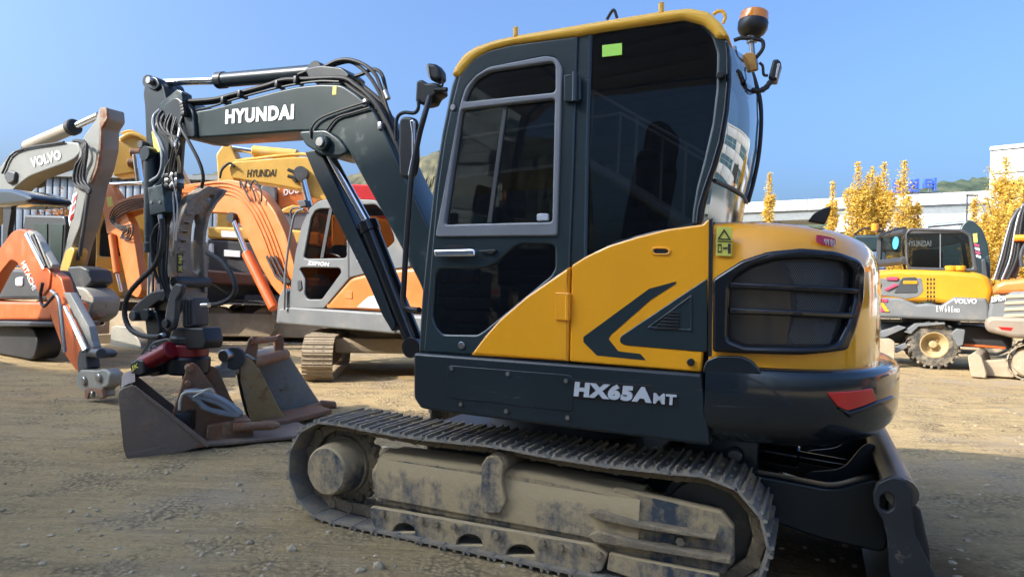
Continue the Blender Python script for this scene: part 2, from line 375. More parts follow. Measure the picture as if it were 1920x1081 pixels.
def make_stones():
    g = G(); rnd = random.Random(3)
    base = bmesh.new(); bmesh.ops.create_icosphere(base, subdivisions=1, radius=1.0)
    bv = [v.co.copy() for v in base.verts]; bf = [[v.index for v in f.verts] for f in base.faces]; base.free()
    for i in range(6500):
        y = 2.2 + 13 * rnd.random() ** 1.5; x = (rnd.random() * 2 - 1) * (1.1 * y + 0.6)
        s = 0.004 + 0.017 * rnd.random() ** 3.0 + (0.02 * rnd.random() if i % 45 == 0 else 0)
        M = Matrix.Rotation(rnd.random() * 6.3, 3, 'Z') @ Matrix.Diagonal((s * (0.8 + 0.7 * rnd.random()), s, s * (0.45 + 0.4 * rnd.random())))
        o = Vector((x, y, ground_z(x, y) + s * 0.2)); vs_ = [g.b.verts.new(o + M @ (v * (0.8 + 0.4 * rnd.random()))) for v in bv]
        for f in bf: g.b.faces.new([vs_[k] for k in f])
    g.done('gravel', mat('gravel', (0.38, 0.30, 0.19), 0.9, vary=0.4, scale=7), kind='stuff', smooth=0,
           label='small stones scattered over the dirt yard')
make_stones()

# ---- the dark sided workshop behind the camera: shades the foreground, seen only as reflections
def wpt(u, v, z): q = WV * u + NV * v; return Vector((q.x, q.y, z))
WK = 10.0; WH = 17.4
def make_workshop():
    root = bpy.data.objects.new('workshop_building', None); col.objects.link(root); root.location = (0, 0, 0)
    tag(root, 'dark sided workshop whose shadow falls over the foreground, mirrored in the cab glass', 'building')
    q = Matrix(((WV.x, NV.x, 0), (WV.y, NV.y, 0), (0, 0, 1)))
    sid = mat('dark_siding', (0.24, 0.25, 0.26), 0.6)
    G().box(wpt(-15, -WK - 4.1, WH / 2), (25, 8, WH - 0.1), rot=q).done('wall', sid, root)
    for i in range(42):
        G().box(wpt(-15, -WK - 0.05, 0.25 + i * 0.41), (25, 0.10, 0.402), bev=0.003, rot=q).done('siding_board', sid, root)
    G().box(wpt(-34.3, -WK - 4.1, 9.4), (13.4, 8, 18.8), rot=q).done('shadow_wing', sid, root)  # unseen taller block, added so its shadow covers the left of the yard
    G().box(wpt(-15, -WK - 4.1, WH), (25.4, 8.4, 0.12), rot=q).done('roof', mat('roof_sheet', (0.2, 0.21, 0.22), 0.5), root)
    st = bpy.data.objects.new('steel_stair', None); col.objects.link(st); tag(st, 'pale steel outside stair with railings against the workshop wall, mirrored in the glass', 'stair')
    gal = mat('galvanised', (0.62, 0.62, 0.60), 0.55, 0.0)
    for v in (-2.85, -1.95):
        g = G(); a, b = wpt(2.2, v, 0.0), wpt(-3.2, v, 3.6); g.tube([a, b], 0.06, smooth=0); g.done('stringer', gal, st)
        g = G(); g.tube([a + Vector((0, 0, 1.0)), b + Vector((0, 0, 1.0)), wpt(-6.5, v, 4.6)], 0.022, smooth=0); g.done('handrail', gal, st)
        for i in range(9):
            p = a.lerp(b, i / 8); G().cyl(p, p + Vector((0, 0, 1.0)), 0.018, seg=8).done('baluster', gal, st)
    for i in range(18):
        p = wpt(2.2, -2.4, 0).lerp(wpt(-3.2, -2.4, 3.6), (i + 0.5) / 18); G().box(p, (0.26, 0.9, 0.03), rot=q).done('tread', gal, st)
    G().box(wpt(-4.9, -2.4, 3.6), (3.4, 1.0, 0.05), rot=q).done('landing', gal, st)
    for u in (-3.4, -6.3): G().cyl(wpt(u, -2.0, 0), wpt(u, -2.0, 3.6), 0.05, seg=10).done('post', gal, st)
make_workshop()

# ================================================================== crawler track builder
def loop_path(xf, zf, rf, xr, zr, rr, sag):
    pts = []
    for i in range(25): a = math.pi / 2 - math.pi * i / 24; pts.append((xf + rf * math.cos(a), zf + rf * math.sin(a)))
    for i in range(1, 20): t = i / 20; pts.append((xf + (xr - xf) * t, (zf - rf) * (1 - t) + (zr - rr) * t))
    for i in range(25): a = -math.pi / 2 - math.pi * i / 24; pts.append((xr + rr * math.cos(a), zr + rr * math.sin(a)))
    for i in range(1, 20):
        t = i / 20; z = (zr + rr) * (1 - t) + (zf + rf) * t
        pts.append((xr + (xf - xr) * t, z - sag * abs(math.sin(2 * math.pi * t)) ))
    return pts
def shoe_meshes(width, pitch, m, bolts=True):
    g = G(); g.box((0, 0, 0), (pitch * 1.04, width, 0.012))
    for x, h in ((-0.42, 0.018), (-0.02, 0.015), (0.38, 0.018)):
        g.box((x * pitch, 0, 0.005 + h / 2), (0.020, width * 0.995, h), taper=(0.5, 1))
    g.box((-0.50 * pitch, 0, 0.001), (0.012, width, 0.020))
    if bolts:
        for x in (-0.22, 0.2):
            for y in (-0.16, 0.16): g.cyl((x * pitch, y * width, 0.0), (x * pitch, y * width, 0.016), 0.010, seg=6)
    s = g.done('track_shoe', m, smooth=0)
    g = G()
    for y in (-0.12, 0.12):
        g.box((0, y * width, -0.040), (pitch * 0.80, 0.026, 0.060), bev=0.008)
        g.cyl((pitch * 0.5, y * width - 0.02, -0.042), (pitch * 0.5, y * width + 0.02, -0.042), 0.030, seg=10)
    l = g.done('track_link', MUD, smooth=30)
    for o in (s, l): col.objects.unlink(o)
    return s, l
def lay_track(parent, shoe, link, path, yc, n, links=True, vis=None):
    V = [Vector(p) for p in path]; L = len(V); cum = [0]
    for i in range(L): cum.append(cum[-1] + (V[(i + 1) % L] - V[i]).length)
    tot = cum[-1]
    def at(s):
        s %= tot
        for i in range(L):
            if cum[i + 1] >= s: t = (s - cum[i]) / (cum[i + 1] - cum[i]); return V[i].lerp(V[(i + 1) % L], t)
    rnd = random.Random(n)
    for i in range(n):
        s = tot * i / n; h = tot / n / 2; a, b = at(s - h), at(s + h); d = (b - a).normalized(); c = (a + b) / 2
        # tangent d (clockwise), outward normal
        ax = Vector((d.x, 0, d.y)); ny = Vector((0, 1, 0)); nz_ = Vector((-d.y, 0, d.x))
        M = Matrix((ax, nz_.cross(ax), nz_)).transposed(); M = M @ Matrix.Rotation(rnd.uniform(-.02, .02), 3, 'Y')
        for src in ((shoe, link) if links else (shoe,)): inst(src, parent, (c.x, yc, c.y), M)

# ================================================================== main excavator
F = Frame(0.286, 4.107, 155.25)
X = F.root('compact_excavator', 'dark teal and yellow compact excavator with tinted cab, parked nearest the bucket pair', 'excavator')
X['label'] = 'dark teal and yellow compact excavator with a tinted cab and muddy steel tracks'
def D(name, m, g, parent=X, **kw): return g.done(name, m, parent, **kw)
KC = 0.05     # inward lean of the cab side
CABO = 0.93

# ---- undercarriage
path = loop_path(0.985, 0.283, 0.272, -1.045, 0.278, 0.265, 0.018)
shoe, link = shoe_meshes(0.40, 0.137, SHOE)
def track_side(yc, sgn):
    y1 = yc + 0.10 * sgn       # outer face of the frame
    g = G(F)
    prof = [(0.70, 0.12), (0.74, 0.30), (0.66, 0.41), (-0.25, 0.43), (-0.72, 0.40), (-0.80, 0.30), (-0.80, 0.12)]
    def pp(lp, y, T, bev=0.01): return g.mesh(curve_mesh([rc(lp, 0.03, 3)], T, bev), lambda c: Vector((c.x, y + c.z, c.y)))
    pp(prof, yc + 0.02 * sgn, 0.22, 0.03)
    fr = D('crawler_track', MUDB, g)
    g = G(F)                                            # sloping top deck and face of the frame
    g.b.faces.ensure_lookup_table()
    rows = []
    for y, z0, z1 in ((0.02, 0.415, 0.415), (0.10, 0.405, 0.40), (0.135, 0.375, 0.37), (0.148, 0.30, 0.30), (0.15, 0.175, 0.175)):
        rows.append([(0.68 - 1.44 * i / 12, yc + sgn * y, z0 + (z1 - z0) * i / 12) for i in range(13)])
    g.grid(rows); g.done('side_plate', MUDB, fr, smooth=60)
    return fr
LT = track_side(0.76, 1); RT = track_side(-0.76, -1)
for fr, yc in ((LT, 0.76), (RT, -0.76)): lay_track(fr, shoe, link, path, yc, 41)
def guard(fr, sg, yo):
    def pxz(pts, y, T, m, name, bev=0.006, holes=(), r=5):
        g = G(F); L = [F.pl(rc(P2(pts), r), 0.90)] + [F.pl(rc(P2(h), 3), 0.90) for h in holes]
        g.mesh(curve_mesh(L, T, bev), lambda c: Vector((c.x, sg * (y - T / 2 + c.z), c.y))); return g.done(name, m, fr)
    def hole(cx, cy, rx, ry): return ' '.join('%.1f,%.1f' % (cx + rx * math.cos(a * math.pi / 8), cy - ry * math.sin(a * math.pi / 8)) for a in range(9))
    pxz('699,946 760,956 1120,1018 1142,1036 1131,1066 1100,1072 712,996 698,962', 0.925, 0.03, MUDB, 'rock_guard', 0.006, [hole(762, 994, 21, 17), hole(884, 1018, 25, 20), hole(979, 1037, 27, 20)])
    pxz('1145,1032 1230,1050 1350,1072 1352,1100 1220,1090 1140,1064', 0.925, 0.03, MUDB, 'rock_guard', 0.006)
    # yoke guard over the idler: two long rails and the plate between
    pxz('1112,948 1150,916 1170,918 1352,960 1376,990 1376,1058 1350,1082 1150,1048', 0.885, 0.05, MUDB, 'idler_yoke', 0.012)
    for nm, a, b in (('yoke_rail', '1108,956 1125,952 1200,975 1345,1000 1345,1006 1200,984 1125,968', 1), ('yoke_rail', '1108,998 1125,990 1210,1012 1372,1040 1372,1050 1210,1024 1120,1010', 1)):
        pxz(a, 0.945, 0.075, MUD, nm, 0.004, r=2)
    # carrier roller bracket
    pxz('908,868 918,852 938,850 950,866 946,900 954,935 944,958 912,958 902,930 908,900', 0.935, 0.035, MUDB, 'roller_bracket', 0.008)
    for bx, by in ((719, 962), (791, 973), (820, 981), (852, 985), (932, 1002), (1018, 1015), (1053, 1025), (1089, 1029), (1124, 1038)):
        p = F.p(bx, by, 0.925); g = G(); p.y = sg * 0.925; g.cyl(p, p + Vector((0, 0.018 * sg, 0)), 0.017, seg=6); g.done('bolt', MUD, fr)
    for bx, by in ((1185, 998), (1277, 1012), (1240, 1062), (1324, 1075)):
        p = F.p(bx, by, 0.885); p.y = sg * 0.885; g = G(); g.cyl(p, p + Vector((0, 0.022 * sg, 0)), 0.020, seg=6); g.done('bolt', STEEL if by < 1020 else MUD, fr)
guard(LT, 1, 0); guard(RT, -1, 0)
for fr, s in ((LT, 1), (RT, -1)):
    q = Matrix.Rotation(-math.pi / 2 * s, 3, 'X')       # z axis -> outward
    g = G(); o = Vector((0.985, 0.72 * s, 0.283))
    g.lathe([(0, 0), (0.20, 0), (0.20, 0.05), (0.165, 0.06), (0.165, 0.085), (0, 0.085)], o, q, 30)
    for i in range(19):
        a = 2 * math.pi * i / 19; c = o + q @ Vector((0.205 * math.cos(a), 0.205 * math.sin(a), 0.025)); g.box(c, (0.035, 0.045, 0.05), bev=0.006, rot=Matrix.Rotation(-a * s, 3, 'Y'))
    sp = g.done('drive_sprocket', MUD, fr)
    for i in range(12):
        a = 2 * math.pi * i / 12; c = o + q @ Vector((0.180, 0, 0.05)).xyz if False else o + q @ Vector((0.182 * math.cos(a), 0.182 * math.sin(a), 0.05))
        G().cyl(c, c + q @ Vector((0, 0, 0.018)), 0.013, seg=6).done('bolt', MUD, fr)
    G().lathe([(0, 0.08), (0.148, 0.08), (0.148, 0.135), (0.136, 0.225), (0.125, 0.236), (0, 0.238)], o, q, 36).done('final_drive', MUDB, fr)
    g = G(); o2 = Vector((-1.045, 0.66 * s, 0.276))
    g.lathe([(0, 0), (0.235, 0), (0.235, 0.045), (0.205, 0.05), (0.20, 0.10), (0.10, 0.11), (0.10, 0.16), (0, 0.165)], o2, q, 36); g.done('idler_wheel', mat('idler_steel', (0.075, 0.067, 0.058), 0.45, 0.4, dust=0.4, dcol=(0.2, 0.165, 0.12)), fr)
    for x in (0.55, 0.25, -0.05, -0.35, -0.65):
        G().cyl((x, 0.66 * s, 0.13), (x, 0.88 * s, 0.13), 0.075, seg=18, bev=0.01).done('bottom_roller', MUD, fr)
    p = F.p(932, 868, 0.93); G().cyl((p.x, 0.66 * s, p.z), (p.x, 0.925 * s, p.z), 0.055, seg=18, bev=0.008).done('carrier_roller', MUD, fr)
g = G(); g.plate_z(rc([(0.62, 0.55), (0.3, 0.62), (-0.4, 0.62), (-0.75, 0.5), (-0.75, -0.5), (-0.4, -0.62), (0.3, -0.62), (0.62, -0.55)], 0.1), 0.42, 0.16, 0.02)
g.cyl((-0.08, 0, 0.46), (-0.08, 0, 0.66), 0.47, seg=40, bev=0.01)
D('car_body', GREYD, g)
g = G(); g.cyl((-0.08, 0, 0.60), (-0.08, 0, 0.72), 0.52, seg=48, bev=0.012); D('slewing_ring', BLK, g)
# ---- dozer blade
bl = G(F)
prof = [(-1.70, 0.05), (-1.80, 0.10), (-1.83, 0.20), (-1.81, 0.36), (-1.76, 0.48), (-1.74, 0.56), (-1.79, 0.575), (-1.84, 0.52), (-1.87, 0.38), (-1.885, 0.22), (-1.86, 0.09), (-1.80, 0.0), (-1.74, 0.0)]
bl.mesh(curve_mesh([prof], 1.86, 0.008), lambda c: Vector((c.x, c.z, c.y)))
blade = D('dozer_blade', BLK, bl)
g = G(F); g.tube([(-1.775, 0.94, 0.575), (-1.775, -0.94, 0.575)], 0.058, seg=16, smooth=0); g.done('top_tube', mat('worn_tube', (0.10, 0.09, 0.08), 0.4, 0.6, rust=0.3, dust=0.2), blade)
for s in (1, -1):
    lp = F.pl(rc(P2('1637,925 1645,905 1672,893 1698,898 1710,920 1712,960 1716,1000 1740,1050 1764,1100 1764,1130 1690,1130 1668,1075 1664,1010 1656,975 1640,950'), 6), 0.955)
    hl = F.pl(rc(P2('1650,930 1664,921 1677,930 1677,950 1665,960 1650,952'), 5), 0.955)
    g = G(F); g.mesh(curve_mesh([lp, hl], 0.035, 0.006), lambda c: Vector((c.x, s * (0.94 + c.z), max(c.y, 0.0))))
    g.done('end_plate', mat('worn_blade_plate', (0.022, 0.024, 0.028), 0.5, 0.3, rust=0.22, rcol=(0.15, 0.09, 0.03), dust=0.25, scale=5), blade)
    g = G(F); arm = [(-0.70, 0.33), (-0.75, 0.46), (-1.25, 0.47), (-1.55, 0.45), (-1.70, 0.52), (-1.77, 0.52), (-1.77, 0.20), (-1.5, 0.22), (-1.2, 0.28)]
    g.mesh(curve_mesh([rc(arm, 0.05)], 0.12, 0.012), lambda c: Vector((c.x, s * 0.48 + c.z, c.y))); g.done('push_arm', TEALD, blade)
    g = G(F); web = [(-1.42, 0.44), (-1.60, 0.48), (-1.69, 0.62), (-1.75, 0.62), (-1.75, 0.30), (-1.5, 0.30)]
    g.mesh(curve_mesh([rc(web, 0.05)], 0.02, 0.003), lambda c: Vector((c.x, s * 0.25 + c.z, c.y))); g.done('web_plate', TEALD, blade)
g = G(); g.cyl((-0.75, 0, 0.50), (-1.40, 0, 0.46), 0.062, seg=20, bev=0.01); g.cyl((-1.40, 0, 0.46), (-1.70, 0, 0.44), 0.03, seg=14); D('blade_cylinder', GLOSS, g)
g = G(); g.box((-1.05, 0.42, 0.52), (0.35, 0.05, 0.20), bev=0.02); g.cyl((-1.12, 0.38, 0.53), (-1.12, 0.47, 0.53), 0.045, seg=20); D('blade_bracket', TEALD, g)
p = Vector((-1.12, 0.475, 0.53)); D('pin', STEEL, G().cyl(p - Vector((0, 0.02, 0)), p, 0.033, seg=20, bev=0.004))

# ---- inner light block, skirt, counterweight
D('inner_light_block', BLK, G().box((-0.42, 0.0, 0.84), (1.5, 1.72, 0.26), bev=0.02).box((-0.60, 0.0, 1.14), (1.0, 1.70, 0.50), bev=0.03))  # black inner boxes added to block light behind the body panels
g = G(F); g.plate('775,661 1316,701 1331,836 1180,817 806,769 788,765 775,745', 0.975, 0.10, 0.014, r=5)
sk = D('side_skirt', TEALD, g)
g = G(F); g.plate('838,684 1074,703 1074,772 838,745', 0.9785, 0.02, 0.003, r=10); g.done('access_cover', TEALD, sk)
for bx, by in ((848, 690), (953, 700), (865, 757), (950, 770), (1065, 782), (1062, 713)):
    p = F.p(bx, by, 0.977); G().cyl(p, p + Vector((0, 0.010, 0)), 0.011, seg=6).done('bolt', STEEL, sk)
g = G(F); g.text('HX65A', (1076, 742), (1222, 755), (1079, 714), 0.979, bold=0.068, ext=0.004); g.done('lettering', SILV, sk)
g = G(F); g.text('MT', (1225, 755), (1268, 759), (1226, 736), 0.979, bold=0.035, ext=0.004); g.done('lettering', SILV, sk)
g = G(F); g.plate('1073,712 1223,722 1226,733 1272,737 1271,763 1224,759 1074,746', 0.9775, 0.004, 0.001, r=3); g.done('emblem_plate', BLK, sk)

class Wrap:
    """a vertical surface standing on a plan curve; outlines in photo pixels are laid on it"""
    def __init__(s, pts):
        s.V = [Vector((q[0], q[1])) for q in cr(pts, 8)]; s.cum = [0]
        for a, b in zip(s.V, s.V[1:]): s.cum.append(s.cum[-1] + (b - a).length)
    def at(s, u):
        u = min(max(u, 0), s.cum[-1] - 1e-6); i = 0
        while s.cum[i + 1] < u: i += 1
        a, b = s.V[i], s.V[i + 1]; d = (b - a).normalized(); return a.lerp(b, (u - s.cum[i]) / (s.cum[i + 1] - s.cum[i])), Vector((d.y, -d.x))
    def hit(s, px, py):
        r = F.inv @ ray(px, py); c = F.c; best = None
        for i, (a, b) in enumerate(zip(s.V, s.V[1:])):
            e = b - a; den = r.x * e.y - r.y * e.x
            if abs(den) < 1e-9: continue
            w_ = a - Vector((c.x, c.y)); t = (w_.x * e.y - w_.y * e.x) / den; q = (w_.x * r.y - w_.y * r.x) / den
            if t > 0 and -1e-6 <= q <= 1 + 1e-6 and (best is None or t < best[0]): best = (t, s.cum[i] + q * (s.cum[i + 1] - s.cum[i]), c.z + t * r.z)
        return (best[1], best[2])
    def plate(s, g, loops, out, T, bev=0.004, r=5, lift=None):
        L = [[s.hit(*q) for q in rc(P2(lp) if isinstance(lp, str) else lp, r)] for lp in ([loops] if isinstance(loops, str) else loops)]
        me = curve_mesh(L, T, bev); b = bmesh.new(); b.from_mesh(me); bpy.data.meshes.remove(me)
        us = [v.co.x for v in b.verts]; u = min(us) + 0.03
        while u < max(us):
            bmesh.ops.bisect_plane(b, geom=b.verts[:] + b.edges[:] + b.faces[:], plane_co=(u, 0, 0), plane_no=(1, 0, 0)); u += 0.03
        me = bpy.data.meshes.new('w'); b.to_mesh(me); b.free()
        def fn(c):
            p, n = s.at(c.x); p = p + n * -(out - T / 2 + c.z) * (-1 if s.flip else 1); return Vector((p.x, p.y, c.y))
        return g.mesh(me, fn)
    flip = True
# counterweight: loft along its plan curve
half = [(-1.045, 0.985), (-1.20, 0.985), (-1.36, 0.965), (-1.52, 0.90), (-1.66, 0.77), (-1.76, 0.58), (-1.82, 0.33), (-1.84, 0.0)]
CW = Wrap(half + [(x, -y) for x, y in reversed(half[:-1])])
nrm = CW.at(0.05)[1]; CW.flip = nrm.y > 0
def loft(W, prof, n=90, zfun=None, center=None):
    g = G(); rows = []
    for z, ins in prof:
        row = []
        for i in range(n + 1):
            p, nn = W.at(W.cum[-1] * i / n); o = nn if W.flip else -nn
            if center and ins > 0.0: q = p.lerp(Vector(center), min(ins, 1.0))
            else: q = p - o * ins
            row.append((q.x, q.y, zfun(q.x, q.y, z) if zfun else z))
        rows.append(row)
    V = g.grid(rows); 
    for end in (0, -1):
        try: g.b.faces.new([r[end] for r in V])
        except Exception: pass
    return g, V
g, V = loft(CW, [(0.70, 0.35), (0.685, 0.16), (0.69, 0.11), (0.72, 0.055), (0.76, 0.022), (0.81, 0.004), (0.86, 0.0), (0.985, 0.0), (1.005, 0.006), (1.016, 0.022), (1.02, 0.05), (1.02, 0.40)])
cw = D('counterweight', mat('counterweight_paint', (0.010, 0.015, 0.020), 0.15, scratch=0.7, dust=0.07, dcol=(0.08, 0.075, 0.065), scale=1.8, rust=0.06, rcol=(0.24, 0.10, 0.03), coat=0.3), g, smooth=50)
g = G(F); g.plate('1318,700 1318,690 1325,675 1345,667 1392,668 1409,676 1424,692 1428,700', 0.984, 0.10, 0.006, r=5); g.done('corner_block', MATS['counterweight_paint'], cw)
g = G(F); CW.plate(g, '1549,735 1592,733 1634,727 1642,750 1588,769 1570,762', 0.006, 0.012, 0.003, r=2); g.done('tail_lamp', LAMPR, cw)
g = G(F); CW.plate(g, '1570,763 1590,771 1640,752 1674,740 1674,748 1640,764 1592,782', 0.010, 0.03, 0.006, r=2); g.done('lamp_ledge', GLOSS, cw)
# engine hood
hh = [(-1.052, 0.955), (-1.16, 0.955), (-1.33, 0.935), (-1.48, 0.87), (-1.60, 0.745), (-1.69, 0.55), (-1.74, 0.30), (-1.755, 0.0)]
HD = Wrap(hh + [(x, -y) for x, y in reversed(hh[:-1])]); HD.flip = HD.at(0.05)[1].y > 0
def hz(x, y, z):
    q = min(max((-1.08 - x) / 0.67, 0), 1); return 1.02 + (z - 1.02) * (1 - 0.10 * q * q)
g, V = loft(HD, [(1.02, 0.0), (1.035, 0.0), (1.06, 0.0), (1.20, 0.0), (1.36, 0.002), (1.46, 0.008), (1.53, 0.022), (1.58, 0.048), (1.615, 0.09), (1.635, 0.15), (1.645, 0.25), (1.649, 0.42), (1.652, 0.6), (1.653, 0.8), (1.653, 0.99)], zfun=hz, center=(-1.02, 0.0))
hood = D('engine_hood', YEL, g, smooth=60)
# grille: surround, recess, bars, mesh
SUR = '1333,690 1332,535 1345,520 1390,490 1440,472 1500,466 1560,472 1598,486 1606,500 1604,560 1590,620 1575,656 1500,662 1420,660 1333,654'
SUR = '1338,658 1338,524 1347,517 1390,489 1440,472 1500,466 1560,472 1597,486 1607,502 1605,560 1592,615 1577,655 1500,664 1420,662'
INN = '1368,636 1370,540 1378,520 1410,500 1450,488 1520,485 1575,492 1590,510 1588,560 1575,610 1560,640 1540,648 1400,648'
g = G(F); HD.plate(g, [SUR, INN], 0.040, 0.075, 0.016, r=7); sur = g.done('grille_surround', GLOSS, hood)
g = G(F); HD.plate(g, INN, 0.004, 0.004, 0.0, r=7); g.done('grille_backing', BLK, hood)
g = G(F)                                                # woven mesh behind the bars
for i in range(60):
    for d in (1, -1):
        x0 = 1440 + i * 4.0 - (60 if d < 0 else -0); seg = []
        for k in range(34):
            y = 492 + k * 4.6; x = x0 + d * (k * 2.6) - (60 if d > 0 else -60) * 0.6
            lim_l = 1470 + 22 * math.sin((y - 492) / 150 * math.pi); lim_r = 1578 - max(0, (y - 560)) * 0.28 - max(0, 510 - y) * 0.4
            if lim_l < x < lim_r: seg.append((x, y))
        if len(seg) > 2:
            pts = []
            for q in (seg[0], seg[len(seg) // 2], seg[-1]):
                u, z = HD.hit(*q); p, n = HD.at(u); o = n if HD.flip else -n; p = p + o * 0.007; pts.append((p.x, p.y, z))
            g.tube(pts, 0.0011, seg=4, smooth=0)
g.done('grille_mesh', mat('mesh_wire', (0.12, 0.115, 0.11), 0.4, 0.4), hood, smooth=0, kind='stuff')
g = G(F); HD.plate(g, '1369,634 1371,541 1379,522 1411,502 1450,490 1462,489 1478,530 1484,580 1474,646 1400,646', 0.008, 0.006, 0.002, r=4); g.done('grille_cover', mat('grey_cover', (0.018, 0.019, 0.021), 0.16), hood)
for a in ('1370,529 1480,533 1599,541 1597,551 1480,546 1370,541', '1370,576 1480,580 1591,586 1588,597 1480,592 1370,588'):
    g = G(F); HD.plate(g, a, 0.040, 0.03, 0.008, r=2); g.done('grille_bar', GLOSS, hood)
g = G(F)                                                # warning plates
def sticker(W, pts, m, name, par, out=0.002, r=2): g_ = G(F); W.plate(g_, pts, out, 0.003, 0.0, r=r); return g_.done(name, m, par)
class Flat:                                             # the same interface for the flat side
    def __init__(s, off): s.off = off
    def plate(s, g_, loops, out, T, bev, r=2): return g_.plate(loops, s.off + out, T, bev, r=r)
sticker(HD, '1344,424 1374,426 1372,480 1342,479', STICK, 'warning_sticker', hood)
for a in ('1358,429 1371,450 1345,449', '1346,457 1353,457 1353,473 1346,473', '1356,464 1364,463 1364,466 1356,467', '1365,457 1370,457 1370,475 1365,475'):
    b = P2(a); c = (sum(q[0] for q in b) / len(b), sum(q[1] for q in b) / len(b)); inn = [(c[0] + (x - c[0]) * 0.68, c[1] + (y - c[1]) * 0.68) for x, y in b]
    g = G(F); HD.plate(g, [b, inn] if a[:4] in ('1358', '1346') else [b], 0.005, 0.003, 0.0, r=0); g.done('warning_symbol', DARKP, hood)
sticker(HD, '1345,451.5 1373,452.5 1373,454 1345,453', DARKP, 'sticker_line', hood, 0.005)
g = G(F); g.plate('1514,415 1525,401 1542,390 1559,386 1555,402 1546,421', 0.45, 0.03, 0.008, r=4); D('hood_fin', BLK, g)
g = G(F)
for a in ('1537,439 1545,440 1566,444 1576,448 1575,461 1566,461 1546,457 1537,452',): HD.plate(g, a, -0.022, 0.004, 0.0, r=4)
g.done('danger_sticker', REDS, hood)
def on_hood(q):
    u, z = HD.hit(*q); p, n = HD.at(u); o = n if HD.flip else -n; p = p - o * 0.020; return Vector((p.x, p.y, z))
g = G(F); g.text('위험', (1551, 458), (1572, 461), (1551, 446), 0, bold=0.0, ext=0.002, P=on_hood); g.done('lettering', WHITE, hood)
g = G(F); g.plate('1329,411 1336,409 1335,668 1327,668', 0.9560, 0.03, 0.002, r=0); D('panel_gap', BLK, g)

# ---- yellow side panel, stripe, vent
g = G(F); g.plate(['1071,497 1098,480 1141,460 1195,443 1252,429 1296,423 1318,420 1325,411 1334,411 1332,517 1315,698 1067,678'], 0.945, 0.05, 0.010, r=5)
pn = D('side_panel', YEL, g)
g = G(F); g.plate('1326,521 1163,630 1161,641 1171,647 1326,660', 0.949, 0.02, 0.004, r=5); g.done('vent_panel', TEAL, pn)
g = G(F); g.plate(['1213,614 1297,552 1298,621 1220,616', '1219,612 1293,558 1294,617'], 0.955, 0.012, 0.003, r=3); g.done('vent_frame', TEAL, pn)
for i in range(6):
    y = 583 + i * 6; x0 = 1258 - i * 6
    g = G(F); g.plate('%d,%d 1273,%d 1273,%d %d,%d' % (x0, y, y + 1, y + 5, x0 - 3, y + 4), 0.956, 0.014, 0.002, r=0); g.done('vent_slat', BLK, pn)
g = G(F); g.plate('1269,527 1267,532 1220,562 1146,627 1141,635 1159,658 1201,663 1211,675 1119,666 1094,641 1094,631 1217,541', 0.9465, 0.003, 0.0, r=2); g.done('stripe', TEAL, pn)
g = G(F); g.plate(['1219,470 1224,463 1252,463 1259,470 1254,478 1224,478', '1224,470 1228,466 1250,467 1254,471 1250,475 1228,475'], 0.951, 0.012, 0.003, r=3); g.done('latch_rim', YEL, pn)
g = G(F); g.plate('1224,470 1228,466 1250,467 1254,471 1250,475 1228,475', 0.9462, 0.002, 0.0, r=3); g.done('latch_slot', BLK, pn)
p = F.p(1296, 678, 0.945); G().cyl(p, p + Vector((0, 0.02, 0)), 0.016, seg=16, bev=0.004).done('rubber_stop', BLK, pn)

# ---- cab
CAB = '784,661 790,560 800,460 812,350 828,250 846,160 862,118 885,95 925,79 970,69 1100,47 1240,25 1290,18 1325,25 1348,47 1365,78 1370,105 1371,150 1366,205 1358,262 1345,312 1330,352 1320,387 1316,418 1230,440 1160,455 1098,488 1060,510 1000,560 930,620 884,664'
DOOR = '794,659 802,560 810,460 819,360 833,260 848,190 860,143 888,110 916,95 960,84 1083,68 1076,300 1068,498 1066,678 884,665'
RWIN = '1109,64 1280,39 1312,47 1334,67 1344,98 1343,165 1335,232 1319,302 1306,350 1298,398 1297,424 1230,432 1160,450 1099,482 1103,250'
ROOF = '844,141 852,122 868,100 890,86 925,74 970,64 1100,42 1240,19 1292,13 1328,20 1352,42 1368,68 1343,71 1335,60 1317,44 1280,34 1120,58 1083,66 960,82 916,93 888,109 868,130 859,143'
CIN = '800,655 806,560 815,460 826,350 842,250 858,170 876,128 925,95 1100,68 1280,40 1312,48 1335,70 1345,100 1343,165 1335,232 1319,302 1306,350 1298,398 1297,424 1230,436 1160,452 1090,490 1068,520 1066,672'
DOORIN = '797,658 804,560 812,460 821,360 835,260 850,190 862,145 889,112 917,97 960,86 1081,70 1074,300 1066,498 1064,676 884,664'
g = G(F); g.plate([CAB, DOORIN, RWIN], CABO, 0.055, 0.012, KC, r=6); cab = D('cab_frame', TEAL, g)
pl = F.pl(rc(P2(CAB), 6), CABO, KC); hl = F.pl(rc(P2(CIN), 6), CABO, KC)
def mirror_y(yc):      # the right-hand side of the cab
    g = G(F); g.mesh(curve_mesh([pl, hl], 0.05, 0.01), lambda c: Vector((c.x, -0.06 + KC * (c.y - 1.0) * 0.6 + c.z, c.y))); return g
mirror_y(0).done('cab_side', TEAL, cab)
g = G(F); g.mesh(curve_mesh([hl], 0.008, 0.001), lambda c: Vector((c.x, -0.06 + KC * (c.y - 1) * 0.6 + c.z, c.y))); g.done('side_glass', GCLR, cab)
g = G(F); T_ = 1.03
g.plate(ROOF, CABO + 0.022, T_, 0.022, KC, r=7); g.done('roof', YELR, cab)
